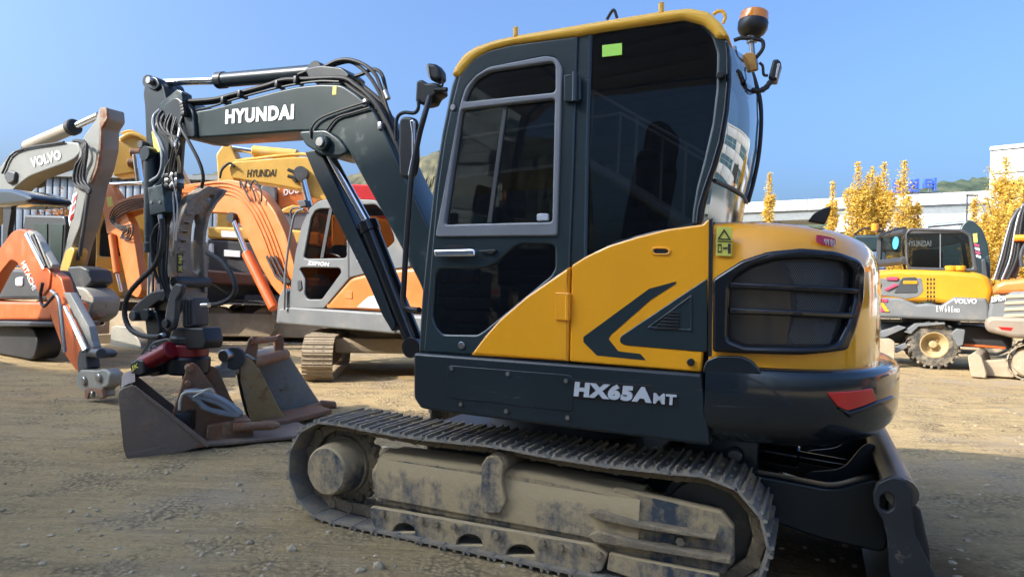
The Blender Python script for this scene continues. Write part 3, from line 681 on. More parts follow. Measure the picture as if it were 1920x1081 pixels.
# ceiling and floor, front screen
rr_ = [F.p(a, b, CABO, KC) for a, b in P2('868,110 925,84 1100,56 1285,28 1325,40')]
g = G(); g.grid([[(p.x, p.y - 0.02, p.z - 0.02) for p in rr_], [(p.x, -0.05, p.z - 0.02) for p in rr_]]); g.done('headliner', GREYD, cab)
ff = [F.p(a, b, CABO, KC) for a, b in P2('788,655 794,560 804,460 816,350 832,250 849,165 866,120')]
g = G(); g.grid([[(p.x - 0.01, p.y - 0.03, p.z) for p in ff], [(p.x - 0.01, -0.05, p.z) for p in ff]]); g.done('windscreen', GCLR, cab)
D('cab_floor', BLK, G().box((-0.15, 0.42, 1.0), (1.05, 0.90, 0.05)), cab)
# rear glass, curved
nr = [F.p(a, b, CABO, KC) for a, b in P2('1366,85 1371,110 1371,150 1367,205 1358,262 1346,310 1337,338')]
fa = [F.p(a, b, -0.08) for a, b in P2('1404,130 1414,160 1421,190 1423,230 1419,285 1410,335 1398,380')]
rows = []
for i in range(11):
    t = i / 10; b_ = 0.03 * math.sin(math.pi * t)
    rows.append([(a.x + (b.x - a.x) * t - b_, (a.y - 0.01) + (b.y - a.y + 0.01) * t, a.z + (b.z - a.z) * t) for a, b in zip(nr, fa)])
g = G(); g.grid(rows); g.done('rear_glass', GREAR, cab, smooth=80)
g = G(); g.tube([(p.x - 0.012, p.y, p.z) for p in fa], 0.012); g.done('glass_seal', RUB, cab)
g = G(); g.tube([(r[-1][0] - 0.005, r[-1][1], r[-1][2]) for r in rows], 0.010); g.done('glass_seal', RUB, cab)
lo = []
for r_ in rows: lo.append([(r_[-1][0], r_[-1][1], r_[-1][2] - 0.012), (r_[-1][0] + 0.015, r_[-1][1], r_[-1][2] - 0.12), (r_[-1][0] + 0.03, r_[-1][1], 1.58)])
g = G(); g.grid(lo); g.done('rear_panel', GLOSS, cab, smooth=80)
g = G(F); g.plate('1315,420 1318,385 1330,350 1345,310 1358,262 1367,205 1371,150 1368,90 1362,76 1358,76 1361,105 1361,150 1356,205 1346,262 1332,310 1318,350 1307,387 1303,421', CABO + 0.012, 0.03, 0.008, KC, r=4); g.done('rear_pillar', GLOSS, cab)
g = G(F); g.plate('1106,62 1280,36 1314,45 1337,66 1347,98 1346,165 1338,232 1322,302 1308,350 1301,398 1300,427 1230,432 1160,450 1096,485 1100,250'.replace('1230,432 1160,450', '1230,433 1160,451'), CABO - 0.012, 0.008, 0.001, KC, r=6); g.done('window_pane', GTINT, cab, label='large tinted rear side window')
g = G(F); g.plate('1129,85 1166,81 1166,103 1129,107', CABO + 0.001, 0.003, 0.0, KC, r=0); g.done('green_sticker', GREENS, cab)
p = F.p(1352, 144, CABO, KC); G().cyl(p, p + Vector((0, 0.035, 0)), 0.017, seg=14, bev=0.004).done('window_latch', BLK, cab)
# door
UG = '868,191 878,166 891,147 916,133 1034,115 1041,121 1041,173'
LG = '864,205 1040,184 1035,416 832,421'
LW = '811,594 816,517 823,503 909,502 930,492 965,461 979,456 1034,457 1041,463 1041,503 1033,517 909,619 895,628 831,627 818,614'
g = G(F); g.plate([DOOR, '862,205 864,189 872,165 891,143 916,128 1020,106 1042,108 1052,128 1042,438 820,440', LW], CABO + 0.012, 0.05, 0.008, KC, r=5)
door = D('door', TEAL, g)
g = G(F); g.plate(['815,444 861,200 864,188 872,163 891,141 916,125 1023,104 1043,108 1054,126 1044,442', LG, UG], CABO + 0.026, 0.05, 0.008, KC, r=7); g.done('window_frame', GREYF, door)
g = G(F); g.plate('866,194 876,164 891,145 916,131 1034,113 1043,120 1043,175', CABO - 0.002, 0.006, 0.0, KC, r=4); g.done('window_pane', GTINT, door)
g = G(F); g.plate('862,203 1042,182 1037,418 829,423', CABO - 0.006, 0.006, 0.0, KC, r=3); g.done('window_pane', GTINT, door)
g = G(F); g.plate('944,197 951,196 921,418 913,418', CABO + 0.004, 0.02, 0.003, KC, r=0); g.done('sliding_rail', GREYD, door)
g = G(F); g.plate('1006,402 1010,400 1027,400 1028,413 1006,414', CABO + 0.016, 0.02, 0.004, KC, r=3); g.done('window_catch', SILV, door)
g = G(F); g.plate(LW, CABO + 0.006, 0.006, 0.0, KC, r=5); g.done('window_pane', GTINT, door, label='lower tinted door window')
g = G(F); g.plate('882,665 909,629 937,598 986,556 1032,524 1068,499 1065,678', CABO + 0.021, 0.045, 0.012, KC * 0.0, r=3); g.done('yellow_panel', YEL, door)
g = G(F); g.plate('838,462 848,458 866,458 872,463 872,486 866,491 848,491 838,486', CABO + 0.0125, 0.004, 0.001, KC); g.done('handle_recess', BLK, door)
g = G(F); g.plate('812,468 884,466 890,468 890,479 884,480 814,481', CABO + 0.055, 0.022, 0.008, KC, r=3); g.done('handle', CHROME, door)
g = G(F); g.plate('897,469 928,467 930,471 922,477 900,473', CABO + 0.03, 0.018, 0.004, KC, r=2); g.done('key_latch', BLK, door)
for bx, by, rr2 in ((850, 202, 0.016), (866, 647, 0.019)):
    p = F.p(bx, by, CABO + 0.012, KC); G().cyl(p, p + Vector((0, 0.010, 0)), rr2, seg=18, bev=0.003).done('cap', STEEL, door)
g = G(F); g.plate('1057,141 1084,137 1088,142 1088,186 1082,191 1057,190', CABO + 0.034, 0.02, 0.004, KC, r=2); p0, p1 = F.p(1078, 135, CABO + 0.04, KC), F.p(1077, 190, CABO + 0.04, KC); g.cyl(p0, p1, 0.013, seg=12); g.done('hinge', TEAL, door)
g = G(F); g.plate('1041,548 1069,549 1068,601 1041,600', CABO + 0.030, 0.02, 0.004, 0, r=2); p0, p1 = F.p(1064, 550, CABO + 0.032), F.p(1063, 600, CABO + 0.032); g.cyl(p0, p1, 0.010, seg=12); g.done('hinge', YEL, door)
# seat and levers inside
g = G(); g.box((-0.38, 0.45, 1.38), (0.50, 0.50, 0.14), bev=0.05); g.box((-0.66, 0.45, 1.72), (0.14, 0.48, 0.62), bev=0.06, rot=Matrix.Rotation(R(-10), 3, 'Y')); g.box((-0.72, 0.45, 2.05), (0.12, 0.36, 0.24), bev=0.05, rot=Matrix.Rotation(R(-8), 3, 'Y')); g.box((-0.35, 0.45, 1.16), (0.45, 0.45, 0.34), bev=0.03)
D('seat', SEAT, g)
for y in (0.15, 0.76):
    D('console', BLK, G().box((-0.22, y, 1.42), (0.5, 0.13, 0.20), bev=0.03))
    g = G(); g.tube([(0.0, y, 1.50), (0.02, y, 1.62), (0.05, y, 1.68)], 0.018); g.box((0.05, y, 1.70), (0.05, 0.05, 0.09), bev=0.015); D('control_lever', BLK, g)
g = G(); g.tube([(0.25, 0.1, 1.3), (0.26, 0.12, 1.75)], 0.018); g.box((0.24, 0.13, 1.85), (0.04, 0.24, 0.17), bev=0.012); D('monitor', BLK, g)
# roof fittings
for bx, b0, b1, nm in ((967, 66, 51, 'roof_peg'), (1240, 22, 5, 'roof_peg')):
    a, b = F.p(bx, b0, 0.86), F.p(bx, b1, 0.86); D(nm, YELR, G().cyl(a - Vector((0, 0, 0.01)), b, 0.013, seg=12, bev=0.004))
g = G(F); g.ptube('1138,37 1147,22 1152,20 1157,34', 0.55, 0.008); D('roof_hook', BLK, g)
g = G(F); g.ptube('1337,28 1345,22 1355,22 1360,32 1356,44', 0.75, 0.008); D('lifting_eye', YELR, g)
# beacon and rear work lamps
o = F.p(1409, 66, 0.30); q = Matrix.Rotation(R(-6), 3, 'Y') @ Matrix.Rotation(R(4), 3, 'X')
sc = 0.073
bc = D('beacon', BLK, G().lathe([(0, -0.010), (0.045, -0.008), (sc * 0.88, 0.012), (sc, 0.03), (sc * 1.02, 0.062), (sc * 0.98, 0.070), (0, 0.07)], o, q, 36))
G().lathe([(0, 0.07), (sc * 0.97, 0.07), (sc * 0.98, 0.085), (sc * 0.93, 0.112), (sc * 0.85, 0.118), (0, 0.12)], o, q, 36).done('beacon_lens', LAMPA, bc)
g = G(F); a, b = F.p(1408, 72, 0.30), F.p(1413, 120, 0.30); g.cyl(a, b, 0.014, seg=14); g.cyl(F.p(1409, 68, .3), F.p(1410, 80, .3), 0.026, seg=16); g.cyl(F.p(1412, 112, .3), F.p(1413, 132, .3), 0.024, seg=16); g.done('mount_post', STEEL, bc)
g = G(F); g.cyl(F.p(1376, 88, .42), F.p(1383, 125, .42), 0.012, seg=12); g.cyl(F.p(1382, 114, .42), F.p(1385, 134, .42), 0.022, seg=14); g.done('mount_post', STEEL, bc)
g = G(F); g.plate('1372,118 1400,98 1416,100 1420,130 1404,134 1388,130 1378,136', 0.34, 0.02, 0.004, r=2); g.done('mount_plate', mat('ochre_bracket', (0.45, 0.22, 0.04), 0.5), bc)
g = G(F); g.ptube('1376,76 1388,72 1402,72 1420,74 1430,78 1430,92 1418,108', 0.32, 0.010); g.ptube('1385,134 1392,152 1402,164 1418,171 1434,166 1446,152', [0.40, .38, .36, .34, .32, .30], 0.014, ridges=0.12); g.ptube('1424,118 1430,124 1432,140 1440,142', 0.31, 0.007); g.done('cable', RUB, bc)
g = G(F); g.plate('1449,111 1459,110 1465,117 1456,150 1448,151 1440,146', 0.32, 0.09, 0.012, r=3); wl = D('work_lamp', BLK, g)
g = G(F); g.plate('1458,118 1463,119 1456,146 1453,145', 0.324, 0.07, 0.002, r=1); g.done('lamp_lens', LENS, wl)

# ---- front mirror, lamp and handrail
g = G(F); g.plate('747,225 755,217 775,219 779,232 780,300 774,330 760,336 748,330 746,290', 0.86, 0.05, 0.016, r=8); mi = D('mirror', BLK, g)
g = G(F); g.plate('768,226 775,224 777,240 778,300 772,326 764,330 772,290 772,250', 0.868, 0.02, 0.003, r=3); g.done('mirror_glass', CHROME, mi)
g = G(F); g.ptube('785,186 784,204 776,212 758,211 746,219 742,240 743,262', 0.82, 0.010); g.done('mirror_arm', BLK, mi)
g = G(F); g.plate('780,152 790,148 797,156 812,154 822,158 824,172 812,180 806,192 790,196 778,190', 0.82, 0.10, 0.012, r=4); g.ptube('815,168 838,168', 0.84, 0.012); D('mirror_bracket', BLK, g)
g = G(F); g.plate('797,121 802,117 816,119 824,130 825,146 818,152 806,150 799,138', 0.84, 0.08, 0.018, r=4); wl = D('work_lamp', BLK, g)
g = G(F); g.plate('797,122 802,119 806,148 801,140', 0.847, 0.07, 0.002, r=1); g.done('lamp_lens', LENS, wl); g = G(F); g.ptube('820,150 824,160 830,160 828,146', 0.82, 0.006); g.done('lamp_bracket', BLK, wl)
g = G(F); g.ptube('806,182 796,216 784,262 772,330 766,400 761,470 757,540 756,562 762,577 778,581 786,581', [0.83] + [0.88] * 9 + [0.9], 0.016, seg=10); D('handrail', BLK, g)

# ---- boom, arm and their cylinders
BO = 0.04; BT = 0.30; BC = BO - BT / 2
g = G(F); g.plate('352,222 359,209 400,202 522,169 560,161 600,157 640,158 668,176 698,203 716,236 752,317 790,397 850,520 880,600 872,660 838,664 812,600 786,530 748,457 714,394 681,335 655,287 637,261 611,246 559,246 366,259 352,258', BO, BT, 0.016, r=9)
boom = D('boom', TEALB, g)
g = G(F); g.plate('559,246 611,243 637,262 652,284 640,292 606,292 572,272', BO + 0.012, BT + 0.024, 0.012, r=8); g.done('cylinder_bracket', TEALB, boom)
g = G(F); g.text('HYUNDAI', (423, 233), (551, 224), (424, 206), BO + 0.001, bold=0.05, ext=0.003); g.done('lettering', WHITE, boom)
g = G(F); g.plate('624,162 631,160 630,177 623,178', BO + 0.003, 0.003, 0.0, r=0); g.done('warning_sticker', STICK, boom)
g = G(F); g.plate('306,196 330,180 362,206 366,259 330,256 308,226', BO + 0.03, BT + 0.06, 0.012, r=8); g.done('boom_tip', TEALD, boom)
p = F.p(606, 268, BO + 0.03); g = G(); g.cyl(p - Vector((0, BT + 0.1, 0)), p + Vector((0, 0.03, 0)), 0.060, seg=24, bev=0.008); g.done('pin_boss', TEALB, boom)
G().cyl(p, p + Vector((0, 0.045, 0)), 0.036, seg=20, bev=0.005).done('pin', STEEL, boom)
def ram(name, a, b, c, rb, rr_, m, off, eye=True):
    """barrel from pixel a to b, chrome rod from b to c"""
    A, B, C = F.p(*a, off), F.p(*b, off), F.p(*c, off)
    g = G(); g.cyl(A, B, rb, seg=24, bev=0.006); d = (B - A).normalized(); g.cyl(B - d * 0.07, B + d * 0.015, rb * 1.14, seg=24, bev=0.006); 
    if eye: g.cyl(A - Vector((0, rb * 1.1, 0)), A + Vector((0, rb * 1.1, 0)), rb * 1.1, seg=20, bev=0.004)
    o = D(name, m, g); g = G(); g.cyl(B, C, rr_, seg=20); g.done('rod', CHROME, o)
    g = G(); g.cyl(C - Vector((0, rb, 0)), C + Vector((0, rb, 0)), rr_ * 1.7, seg=20, bev=0.004); g.done('rod_eye', m, o); return o
ram('boom_cylinder', (780, 650), (690, 420), (612, 280), 0.066, 0.036, GLOSS, BC + 0.05)
g = G(F); g.plate('571,284 592,280 604,292 700,500 742,610 735,622 716,590 690,530 590,330', BC + 0.10, 0.14, 0.008, r=4); D('rod_guard', TEALD, g)
ram('arm_cylinder', (600, 135), (411, 151), (286, 155), 0.060, 0.032, TEALD, BC)
g = G(F); g.plate('570,128 600,122 640,126 656,140 640,160 600,162 580,150', BC + 0.1, 0.2, 0.012, r=5); g.done('cylinder_lug', TEALD, boom)
AO, AT = 0.0, 0.22
g = G(F); g.plate('272,152 280,143 292,145 306,160 312,184 318,206 324,232 318,262 312,350 308,420 306,470 312,548 300,552 290,470 288,400 283,380 274,350 274,287 271,200 268,176', AO, AT - 0.06, 0.012, r=6)
arm = D('arm', TEALD, g)
g = G(F); g.plate('297,196 332,167 341,173 343,206 322,214 306,214', AO + 0.06, 0.10, 0.008, r=2); g.done('hose_guard', TEALB, arm)
for q_ in ('277,146 285,142 294,146 300,160 290,170 276,165',):
    g = G(F); g.plate(q_, AO + 0.02, AT + 0.04, 0.01, r=5); g.done('arm_top_lug', TEALD, arm)
for bx, by, r_ in ((283, 152, 0.032), (309, 234, 0.045), (268, 272, 0.035), (338, 528, 0.045)):
    p = F.p(bx, by, AO + 0.03); G().cyl(p - Vector((0, AT + 0.06, 0)), p + Vector((0, 0.03, 0)), r_, seg=18, bev=0.005).done('pin', STEEL if bx == 283 else GREYD, arm)
g = G(F); g.plate('284,246 293,244 299,284 290,290', AO + 0.003, 0.003, 0.0, r=0); g.done('warning_sticker', STICK, arm)
g = G(F); g.plate('276,352 303,345 311,397 281,404', AO + 0.12, 0.16, 0.008, r=2); vb = D('valve_box', TEALB, g)
for bx in (284, 300):
    p = F.p(bx, 379, AO + 0.12); G().cyl(p, p + Vector((0, 0.006, 0)), 0.012, seg=10).done('bolt', STEEL, vb)
ram('bucket_cylinder', (283, 290), (285, 470), (282, 590), 0.058, 0.030, TEALD, AO + 0.02)
# thumb: broad worn casting across the front of the arm, seen from the machine's side
TX = 3.36
def thumb_plate(loops, x, T, bev=0.010, r=4):
    g = G(F); L = [[(q.y, q.z) for q in (F.px(a, b, x) for a, b in rc(P2(lp), r))] for lp in loops]
    return g.mesh(curve_mesh(L, T, bev), lambda c: Vector((x + T / 2 + c.z, c.x, c.y)))
g = thumb_plate(['391,348 427,356 421,367 408,381 394,405 388,434 386,452 389,503 390,548 386,600 376,600 372,566 352,562 334,600 326,606 322,596 330,552 332,513 331,470 333,442 338,416 348,387 364,366', '361,424 367,402 374,402 379,420 377,470 376,506 370,515 362,508 358,470', '389,372 399,364 404,368 396,381'], TX, 0.09)
th = D('thumb', THUMB, g)
for a in ('391,348 396,349 372,376 356,396 346,424 342,470 342,520 333,520 331,470 333,442 338,416 348,387 364,366', '421,358 427,356 421,367 408,381 394,405 388,434 386,452 389,503 390,548 384,548 382,503 380,452 382,432 388,402 404,378'):
    thumb_plate([a], TX - 0.035, 0.12, 0.006, 2).done('thumb_rib', THUMB, th)
for i in range(7):
    y = 395 + i * 17; x = (352, 345, 341, 339, 338, 338, 338)[i]; thumb_plate(['%d,%d %d,%d %d,%d %d,%d' % (x, y, x + 12, y + 2, x + 11, y + 9, x - 1, y + 8)], TX - 0.05, 0.05, 0.006, 1).done('thumb_tooth', THUMB, th)
thumb_plate(['332,475 344,475 343,511 332,511'], TX - 0.045, 0.006, 0.0, 1).done('maker_plate', BLK, th)
g = G(F); g.text('JK 06S', (342, 509), (342, 478), (334.5, 509), 0, bold=0.03, ext=0.002, P=lambda q: F.px(q[0], q[1], TX - 0.049)); g.done('lettering', STICK, th)
p = F.px(337, 528, TX - 0.02); G().cyl(p + Vector((0, -0.02, 0)), p + Vector((0, 0.06, 0)), 0.045, seg=20, bev=0.006).done('pin', BLK, th)
# links and rotating coupler
g = G(F); g.plate('247,600 243,585 252,572 280,548 310,540 322,546 322,558 300,562 270,585 262,602', AO + 0.05, 0.20, 0.012, r=6); lk = D('bucket_link', BLK, g)
for bx, by in ((253, 592), (308, 554)): p = F.p(bx, by, AO + 0.06); G().cyl(p - Vector((0, 0.2, 0)), p + Vector((0, 0.03, 0)), 0.045, seg=18, bev=0.005).done('pin', GREYD, lk)
g = G(F); g.plate('270,590 292,580 300,620 292,652 268,672 262,664 276,640', AO + 0.03, 0.12, 0.012, r=6); D('bucket_link', BLK, g)
g = G(F); g.plate('314,640 326,614 380,614 386,640 382,654 320,656', AO + 0.08, 0.18, 0.014, r=4); cp = D('coupler', BLK, g)
for o_k in (0.15, -0.06):
    g = G(F); g.plate('329,530 342,534 338,550 330,560 328,596 323,616 314,622 305,613 310,590 315,556 321,540', AO + o_k, 0.05, 0.012, r=5); g.done('side_link', GREYD, cp)
    p = F.p(314, 606, AO + o_k); G().cyl(p, p + Vector((0, 0.03, 0)), 0.036, seg=16, bev=0.004).done('pin', BLK, cp)
g = G(F); g.plate('340,560 362,558 362,612 342,614', AO + 0.02, 0.16, 0.012, r=4); g.done('coupler_core', GREYD, cp)
for k in range(4):
    g = G(F); g.plate('%d,562 %d,562 %d,608 %d,608' % (343 + k * 5, 345 + k * 5, 346 + k * 5, 344 + k * 5), AO + 0.027, 0.03, 0.002, r=0); g.done('core_rib', GREYD, cp)
c = F.p(354, 655, -0.03); 
G().cyl(c - Vector((0, 0, 0.055)), c + Vector((0, 0, 0.05)), 0.155, seg=36, bev=0.012).done('rotator_ring', RED, cp)
G().cyl(c - Vector((0, 0, 0.20)), c - Vector((0, 0, 0.05)), 0.17, seg=36, bev=0.02).done('rotator_base', BLK, cp)
G().cyl(c + Vector((0, 0, 0.04)), c + Vector((0, 0, 0.12)), 0.15, seg=36, bev=0.02).done('rotator_top', BLK, cp)
g = G(F); A, B = F.p(270, 682, 0.16), F.p(322, 654, 0.16); g.cyl(A, B, 0.072, seg=26, bev=0.012); rm = g.done('tilt_cylinder', RED, cp)
g = G(F); g.plate('243,680 258,672 268,676 270,700 262,706 246,706', 0.24, 0.16, 0.014, r=3); g.done('coupler_block', BLK, cp)
g = G(F); g.text('JK', (248, 697), (260, 691), (247, 686), 0.243, bold=0.03, ext=0.002); g.done('lettering', STICK, cp)
g = G(F); g.plate('268,664 285,640 312,632 330,648 340,680 320,700 280,706', 0.06, 0.2, 0.014, r=5); g.done('coupler_body', BLK, cp)
# hoses
def hose(pix, off, r, m=RUB, ridges=0.0, name='hose', seg=8, par=X):
    g = G(F); g.ptube(pix, off, r, seg=seg, ridges=ridges, smooth=8 if ridges else 5); return D(name, m, g, par)
hose('303,410 305,440 302,470 288,500 262,526 242,550 234,575 236,600 248,620 272,630 300,631', 0.20, 0.021, ridges=0.06)
hose('388,473 410,486 428,505 440,530 440,548 428,562 408,570 388,572', 0.05, 0.020, ridges=0.06)
hose('302,415 290,430 284,455 288,500 298,530', 0.16, 0.013)
for i, pix in enumerate(('300,206 288,220 290,246 303,268 312,300 308,330 290,350', '304,208 296,222 300,244 318,262 330,290 332,320 322,348', '308,214 302,232 312,250 334,262 338,300 326,330 300,356', '296,230 292,250 304,290 300,325 282,340', '345,215 338,236 352,262 372,300 381,330 378,352')):
    hose(pix, [0.06, 0.10, 0.12, 0.11, 0.09, 0.07, 0.06][:len(P2(pix))], 0.014, ridges=0.05 if i == 2 else 0, m=(HOSEG if i in (0, 3) else RUB))
for i, pix in enumerate(('343,190 400,186 440,176 500,160 530,150 570,148 640,146 668,160 700,188 722,224 740,262 760,310', '344,196 400,192 450,178 520,158 580,152 636,150 660,166 690,192 712,226 730,270 752,330', '560,140 590,128 606,126 632,114 656,112 684,122 704,140 716,170 728,210 742,250', '600,132 640,118 662,118 690,140 712,176 726,215', '610,150 640,150 676,140 700,130 716,140 724,170')):
    hose(pix, [BO - 0.03 - 0.03 * i] * len(P2(pix)), 0.016 - 0.002 * (i > 1), name='hose')
for i in range(3): hose('%d,%d %d,%d %d,%d %d,%d %d,%d' % (655 + i * 10, 162 - i * 3, 700 + i * 10, 196, 724 + i * 8, 236, 744 + i * 9, 290, 800, 420), BO - 0.05 - 0.05 * i, 0.015, name='hose')
hose('582,258 584,240 600,222 640,206 690,190', BO + 0.02, 0.008); hose('612,244 630,222 660,212 694,202', BO + 0.015, 0.008)
hose('360,208 400,199 440,186 520,165 590,153 636,153', BO - 0.02, 0.009, m=TEALD, name='pipe'); hose('330,450 332,380 322,330', 0.11, 0.006, m=STEEL, name='pipe')
hose('318,472 324,476 326,420 324,360', 0.10, 0.006, m=STEEL, name='pipe')
rh = random.Random(11)
for k in range(7):
    x0 = 322 + k * 4; hose('%d,%d %d,%d %d,%d %d,%d %d,%d' % (x0, 205 + k * 3, x0 - 14 + rh.randint(-6, 6), 238 + k * 4, x0 - 6 + rh.randint(-8, 10), 275, x0 - 10 + rh.randint(-8, 8), 312, x0 - 16 + rh.randint(-6, 8), 345 + k * 4), [0.05, 0.10, 0.12 + 0.01 * k, 0.10, 0.06], 0.009 + 0.003 * (k % 2), m=(STEEL if k == 5 else RUB))
for k in range(3): hose('%d,%d %d,%d %d,%d %d,%d' % (300 + k * 8, 420, 296 + k * 9, 470, 300 + k * 6, 520, 316 + k * 4, 560), [0.10, 0.12, 0.13, 0.10], 0.009)
for a in ((455, 178), (525, 160), (560, 152), (424, 190), (690, 196), (718, 238)):
    p = F.p(a[0], a[1], BO - 0.03); D('hose_clamp', STEEL if a[0] > 680 else BLK, G().box(p, (0.03, 0.09, 0.055), bev=0.006))
for a, b in (((300, 403), (304, 425)), ((296, 631), (308, 627)), ((378, 572), (392, 572)), ((716, 238), (724, 252)), ((722, 170), (728, 186))):
    D('hose_fitting', STEEL, G().cyl(F.p(*a, 0.17 if a[0] < 400 else BO - .04), F.p(*b, 0.17 if a[0] < 400 else BO - .04), 0.020, seg=12, bev=0.003))
for i in range(9):
    p = F.p(318 + (i % 3) * 9, 330 + (i // 3) * 9, 0.08); D('valve_fitting', STEEL if i % 2 else BLK, G().box(p, (0.05, 0.07, 0.035), bev=0.006, rot=Matrix.Rotation(i, 3, 'Y')))
for i in range(4):
    p = F.p(344 + i * 1.0, 196 + i * 6, 0.09); D('valve_fitting', BLK, G().box(p, (0.045, 0.06, 0.04), bev=0.006))
for i in range(6):
    p = F.p(296 - i * 7, 655 + i * 7, 0.18); D('valve_fitting', STEEL, G().cyl(p, p + Vector((0.02, 0.03, 0.03)), 0.013, seg=8))

# ================================================================== buckets on the ground beside the arm
B = Frame(-2.62, 5.05, 30.0)       # x axis runs along the near bucket's bottom edge, y away to the left
BD = -0.10
def DB(name, m, g, parent, **kw): return g.done(name, m, parent, **kw)
bk = B.root('ditching_bucket', 'wide rusty ditching bucket lying on the ground with a grey hose coil on it', 'bucket')
sidepx = '222,742 224,732 232,725 248,720 390,833 322,850 262,864 247,864 237,856 231,838'
g = G(B); g.plate(sidepx, 0.0, 0.03, 0.005, r=3); DB('side_plate', BUCK, g, bk)
g = G(B); g.plate('247,722 254,722 395,831 386,836', 0.004, 0.045, 0.004, r=0); DB('side_rib', BUCK, g, bk)
g = G(B); g.plate('234,850 310,832 328,851 247,866', 0.006, 0.04, 0.004, r=0); DB('wear_plate', BUCK, g, bk)
sp_ = B.pl(rc(P2(sidepx), 3), 0.0)
g = G(B); g.mesh(curve_mesh([sp_], 0.03, 0.005), lambda c: Vector((c.x, 0.78 + c.z, c.y))); DB('side_plate', BUCK, g, bk)
w0 = [B.p(a, b, 0.0) for a, b in cr(P2('246,721 229,726 222,737 230,800 237,856 250,865 330,851 400,838'), 4)] if False else [B.p(v.x, v.y, 0.0) for v in cr(P2('246,721 229,727 223,738 230,800 238,856 252,864 330,850 395,836'), 4)]
g = G(); g.grid([[(p.x + 0.01, 0.0 + 0.78 * k / 4, max(p.z, 0.01) + 0.006) for p in w0] for k in range(5)])
g.grid([[(p.x + 0.025, 0.0 + 0.78 * k / 4, max(p.z, 0.01) + 0.022) for p in w0] for k in range(5)]); DB('shell', BUCK, g, bk, smooth=50)
lip = [B.p(a, b, 0.0) for a, b in P2('330,850 600,792')]
g = G(); g.plate_z([(lip[0].x - 0.1, 0.0), (1.02, 0.0), (1.16, 0.16), (1.10, 0.55), (0.6, 0.78), (lip[0].x - 0.1, 0.78)], 0.028, 0.03, 0.006); DB('cutting_edge', BUCK, g, bk)
for pts, off in (('318,790 352,682 362,678 372,686 440,784 444,836 428,838 388,834 330,816', 0.22), ('346,770 386,690 394,684 408,690 432,745 470,800 470,826 380,822', 0.42)):
    g = G(B); g.plate(pts, off, 0.04, 0.006, r=4); DB('ear_plate', RUSTM, g, bk)
for (x0, y0), (x1, y1), r_ in (((354, 690), (400, 698), 0.028), ((352, 718), (398, 722), 0.022)):
    a, b = B.p(x0, y0, 0.16), B.p(x1, y1, 0.50); b.x, b.z = a.x + 0.04, a.z; DB('pin', RUSTM, G().cyl((a.x, 0.12, a.z), (a.x, 0.52, a.z), r_, seg=16, bev=0.004), bk)
g = G(B); g.plate('384,786 462,776 468,808 462,818 386,828 380,806', 0.36, 0.26, 0.010, r=3); DB('cross_box', RUSTM, g, bk)
a, b = B.p(436, 800, 0.06), B.p(512, 797, 0.06); g = G(); g.cyl(a, b, 0.036, seg=20); g.lathe([(0.036, 0), (0.018, 0.05), (0, 0.055)], b, (b - a).to_track_quat('Z', 'Y').to_matrix(), 20); DB('tilt_bar', RUSTM, g, bk)
p = B.p(357, 782, 0.17); g = G(); g.cyl(p - Vector((0, 0, 0.09)), p + Vector((0, 0, 0.06)), 0.035, seg=14); g.box(p - Vector((0.05, 0, 0.02)), (0.12, 0.10, 0.14), bev=0.02); DB('valve', BLK, g, bk)
p = B.p(357, 788, 0.235); DB('boss', RUSTM, G().cyl(p + Vector((0.12, 0, 0)), p + Vector((0.12, -0.06, 0)), 0.03, seg=14, bev=0.004), bk)
# the hose coil on it
hc = B.root('hose_coil', 'coil of blue grey hydraulic hoses tied with cord on the rusty bucket', 'hose')
g = G(B)
for k in range(4):
    d = k * 3.5
    g.ptube([(345 + d, 735 + d * .5), (372, 733 + d), (410, 745 + d), (442 - d, 765 + d * .5), (452 - d, 777), (430, 777 - d * .2), (395 - d, 768 - d * .3), (362 + d, 745 + d * .5), (350 + d, 736 + d)], [0.10 - 0.04 * (k % 2)] * 9, 0.020, seg=8, smooth=6)
DB('hose', HOSEG, g, hc)
g = G(B); g.ptube('336,768 338,748 346,736 372,734 392,730 402,738', 0.03, 0.010); g.ptube('362,744 376,736 396,728 404,740', -0.02, 0.006); DB('tie_cord', ROPE, g, hc)
# digging bucket
db = B.root('digging_bucket', 'worn yellow and grey digging bucket with its teeth toward the track', 'bucket')
g = G(B); g.plate('447,672 456,664 474,676 496,712 520,760 536,786 528,792 480,798 470,792 456,740', 0.98 - 0.30, 0.035, 0.006, r=5); DB('side_plate', BUCKY, g, db)
g = G(B); g.plate('462,668 486,660 532,650 545,672 600,756 621,768 600,774 520,778 470,768', 1.45, 0.035, 0.006, r=5); DB('side_plate', BUCKG, g, db)
n0 = [B.p(v.x, v.y, 0.67) for v in cr(P2('474,674 456,664 447,676 452,720 462,760 474,790 500,797 534,792'), 4)]; f0 = [B.p(v.x, v.y, 1.43) for v in cr(P2('536,655 510,648 486,662 490,700 498,740 510,768 548,776 604,770'), 4)]
g = G(); g.grid([[a.lerp(b, k / 6) for a, b in zip(n0, f0)] for k in range(7)]); g.grid([[a.lerp(b, k / 6) + Vector((-0.02, 0, -0.02)) for a, b in zip(n0, f0)] for k in range(7)]); DB('shell', BUCKG, g, db, smooth=60)
for pts, off in (('455,664 462,646 466,634 474,628 482,634 483,650 478,680 470,676', 0.80), ('512,652 514,634 519,626 527,626 531,636 530,662 520,668', 1.22)):
    g = G(B); g.plate(pts, off, 0.05, 0.010, r=5); DB('ear_plate', RUSTM, g, db)
for (a, b, r_, m_) in (((473, 640), (523, 634), 0.030, RUSTM), ((470, 680), (535, 664), 0.055, RUSTM)):
    DB('pin' if r_ < 0.05 else 'cross_tube', m_, G().cyl(B.p(*a, 0.74), B.p(*b, 1.26), r_, seg=18, bev=0.004), db)
